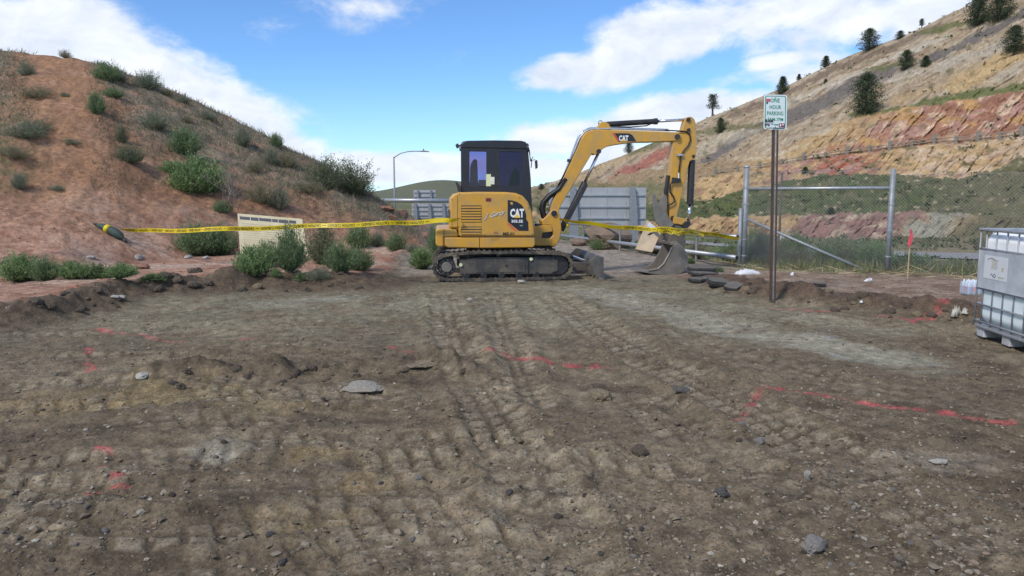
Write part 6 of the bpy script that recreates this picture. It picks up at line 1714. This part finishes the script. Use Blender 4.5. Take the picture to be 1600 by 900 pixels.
# pines and junipers on the ridge
def tree_mesh(seed, shape):
    rs = np.random.RandomState(seed); B, D, Ln, Wd, C = [], [], [], [], []
    limbs = MB(); limbs.tube([(0, 0, -.05), (.01, 0, .5), (0, .01, .94)], [.035, .022, .006], 7)
    nl = 170 if shape != 'pine' else 34
    for k in range(nl):
        t = (k + rs.rand()) / nl; z = .06 + .92 * t if shape != 'pine' else .34 + .62 * t
        if shape == 'cone': R = .36 * (1 - t) ** .65 + .02
        elif shape == 'round': R = .46 * math.sqrt(max(.015, 1 - (1.34 * t - .34) ** 2)) * (1 - .25 * t)
        else: R = .24 * (1 - .6 * t) * (.6 + .6 * rs.rand())
        R *= rs.uniform(.45, 1.12); az = k * 2.4 + rs.rand()
        tip = np.array([math.cos(az) * R, math.sin(az) * R, z + R * .12])
        if k % 3 == 0: limbs.tube([(0, 0, z - .03), tuple(tip * .8 + np.array([0, 0, z]) * .0)], [.008, .003], 3, False)
        m_ = 46 if shape != 'pine' else 70
        f = rs.rand(m_) ** .55
        p = np.array([0, 0, z - .02]) * (1 - f)[:, None] + tip * f[:, None] + rs.normal(size=(m_, 3)) * np.array([.035, .035, .026])
        d = rs.normal(size=(m_, 3)); d[:, 2] += .5; d /= np.linalg.norm(d, axis=1, keepdims=True)
        B.append(p); D.append(d); Ln.append(rs.uniform(.022, .048, m_)); Wd.append(rs.uniform(.011, .024, m_))
        C.append(np.array([.048, .066, .035]) * rs.uniform(.65, 1.6) * rs.uniform(.8, 1.25, (m_, 1)))
    B, D, Ln, Wd, C = map(np.concatenate, (B, D, Ln, Wd, C))
    V, Fq = quads(B, D, Ln, Wd, rs)
    o = limbs.build('trunk', PBARK); me = o.data; bpy.data.objects.remove(o)
    return array_mesh('crown', V, Fq, NEEDLE, np.repeat(C, 4, 0)), me
TREES = {s: [tree_mesh(50 + 7 * i + len(s), s) for i in range(2)] for s in ('cone', 'round', 'pine')}
for i, (u, v, h, w, shp, lb) in enumerate(((1352, 178, 58, 56, 'round', 'large dark juniper in the middle of the ridge slope'), (1415, 109, 28, 30, 'round', 'round dark juniper above the large one on the slope'), (1446, 104, 17, 18, 'cone', 'small juniper just right of the round one'),
        (1358, 79, 31, 36, 'round', 'bushy tree on the ridge skyline'), (1222, 147, 25, 22, 'cone', 'cone-shaped tree on the skyline above the parking sign'), (1288, 99, 16, 18, 'cone', 'small cone-shaped tree on the skyline between larger ones'),
        (1113, 181, 32, 24, 'pine', 'lone open-branched pine on the skyline right of the excavator stick'), (1126, 208, 22, 20, 'round', 'dark juniper on the slope below the lone pine'),
        (1584, 81, 38, 42, 'round', 'dark juniper at the right edge of the ridge'), (1527, 40, 46, 44, 'round', 'large juniper at the top right, left of its neighbour'), (1562, 34, 50, 48, 'round', 'large juniper at the top right corner'),
        (1440, 42, 14, 12, 'pine', 'small thin tree on the skyline near the top right'), (1407, 60, 12, 18, 'round', 'low bushy tree on the upper skyline'),
        (1246, 119, 9, 9, 'cone', 'tiny round tree on the skyline between the cones'), (982, 239, 17, 18, 'round', 'dark tree on the skyline seen under the boom'), (1290, 130, 7, 9, 'round', 'tiny juniper on the slope right of the parking sign'), (1298, 335, 12, 18, 'round', 'dark bush on the grassy bench behind the fence'),
        (1258, 270, 10, 14, 'round', 'dark bush at the upper edge of the grassy bench'), (846, 296, 9, 14, 'round', 'small tree far left at the ridge end'))):
    p = onridge(u, v); k = p.y / FPX
    t = thing('pine_tree' if shp != 'round' else 'juniper_tree', lb, 'tree', (p.x, p.y, p.z - .2), i * 1.7, 'trees on the ridge')
    cm, tm = TREES[shp][i % 2]
    wn = {'cone': .68, 'round': .92, 'pine': .5}[shp]
    for nm, m_ in (('crown', cm), ('trunk', tm)):
        o = link(nm, m_, t); o.scale = (w * k / wn * 1.05, w * k / wn * 1.05, h * k * 1.08)

# post and rail fence along the old track on the ridge
WPOST = material('grey_timber', (.25, .215, .175), .9, var=.2, scale=2)
row = np.nonzero((ss == 4) & (ts == 0))[0]; ru, rw = us[row], W_[row]
fp = [Vector(rw[int(np.argmin(np.abs(ru - u)))]) for u in range(1118, 1720, 34)]
rf = thing('ridge_fence', 'timber post and rail fence along the track across the ridge', 'fence', tuple(fp[0]))
for i, p in enumerate(fp):
    q = p - fp[0]; s_ = .22 if i % 2 else .30
    MB().box((q.x - s_, q.y - .5, q.z - .5), (q.x + s_, q.y - .2, q.z + (1.0 if i % 2 else 1.35))).build('post', WPOST, rf)
    if i:
        q0 = fp[i - 1] - fp[0]
        for zz in (.35, .75): MB().tube([q0 + Vector((0, -.55, zz)), q + Vector((0, -.55, zz))], .075, 6).build('rail', WPOST, rf)

# ------------------------------------------------------------------ gravel and crumbs on the churned ground
def grains(name, n, rmin, rmax, power, cols, seed, label, cat, ymax=15, faces='octa'):
    rs = np.random.RandomState(seed)
    y = np.exp(rs.uniform(math.log(2.4), math.log(ymax), n * 2)); x = y * rs.uniform(-.78, .78, n * 2) + rs.normal(size=n * 2) * .2
    dens = fbm(x * .8, y * .8, 3, 95 + seed) + .15 + .35 * sst(-1, 2.5, x)
    kp = rs.rand(n * 2) < np.clip(dens * 1.1 + .25, .06, 1); x, y = x[kp][:n], y[kp][:n]; n = len(x)
    r = rmin * (rmax / rmin) ** (rs.rand(n) ** power)
    z = H(x, y) + r * .15
    if faces == 'octa':
        base = np.array([(1, 0, 0), (-1, 0, 0), (0, 1, 0), (0, -1, 0), (0, 0, 1), (0, 0, -1), ], float)
        F0 = np.array([(0, 2, 4), (2, 1, 4), (1, 3, 4), (3, 0, 4), (2, 0, 5), (1, 2, 5), (3, 1, 5), (0, 3, 5)])
    else:
        bm = bmesh.new(); bmesh.ops.create_icosphere(bm, subdivisions=1, radius=1); bm.verts.ensure_lookup_table()
        base = np.array([v.co[:] for v in bm.verts]); F0 = np.array([[v.index for v in f.verts] for f in bm.faces]); bm.free()
    k = len(base)
    V = base[None] * (1 + .28 * rs.normal(size=(n, k, 1)).clip(-1.5, 1.5)) * r[:, None, None] * np.stack([rs.uniform(.8, 1.3, n), rs.uniform(.7, 1.1, n), rs.uniform(.45, .8, n)], 1)[:, None, :]
    a = rs.rand(n) * 6.28; ca, sa = np.cos(a)[:, None], np.sin(a)[:, None]
    V = np.stack([V[..., 0] * ca - V[..., 1] * sa + x[:, None], V[..., 0] * sa + V[..., 1] * ca + y[:, None], V[..., 2] + z[:, None]], -1).reshape(-1, 3)
    Fq = (F0[None] + (np.arange(n) * k)[:, None, None]).reshape(-1, 3)
    c = np.array(cols)[rs.randint(0, len(cols), n)] * rs.uniform(.75, 1.25, (n, 1))
    return tag(link(name, array_mesh(name, V, Fq, GRAIN, np.repeat(c, k, 0))), label, cat, kind='stuff')
GRAIN = material('stone_grain', (0, 0, 0), .9, var=.2, scale=40, attr=True, spec=.25)
grains('gravel', 12000, .0035, .016, 2.4, ((.23, .195, .15), (.19, .155, .115), (.29, .26, .21), (.14, .125, .105), (.21, .17, .125), (.24, .18, .13)), 1, 'fine gravel pressed into the churned dirt', 'gravel', faces='ico')
grains('soil_crumbs', 6000, .006, .024, 2.8, ((.135, .105, .075), (.165, .13, .09), (.115, .09, .066), (.20, .165, .12)), 2, 'loose soil crumbs over the churned dirt', 'soil', faces='ico')

for o in bpy.data.objects:
    if o.parent is None and o.get('category') and not o.get('kind'): o['kind'] = 'thing'
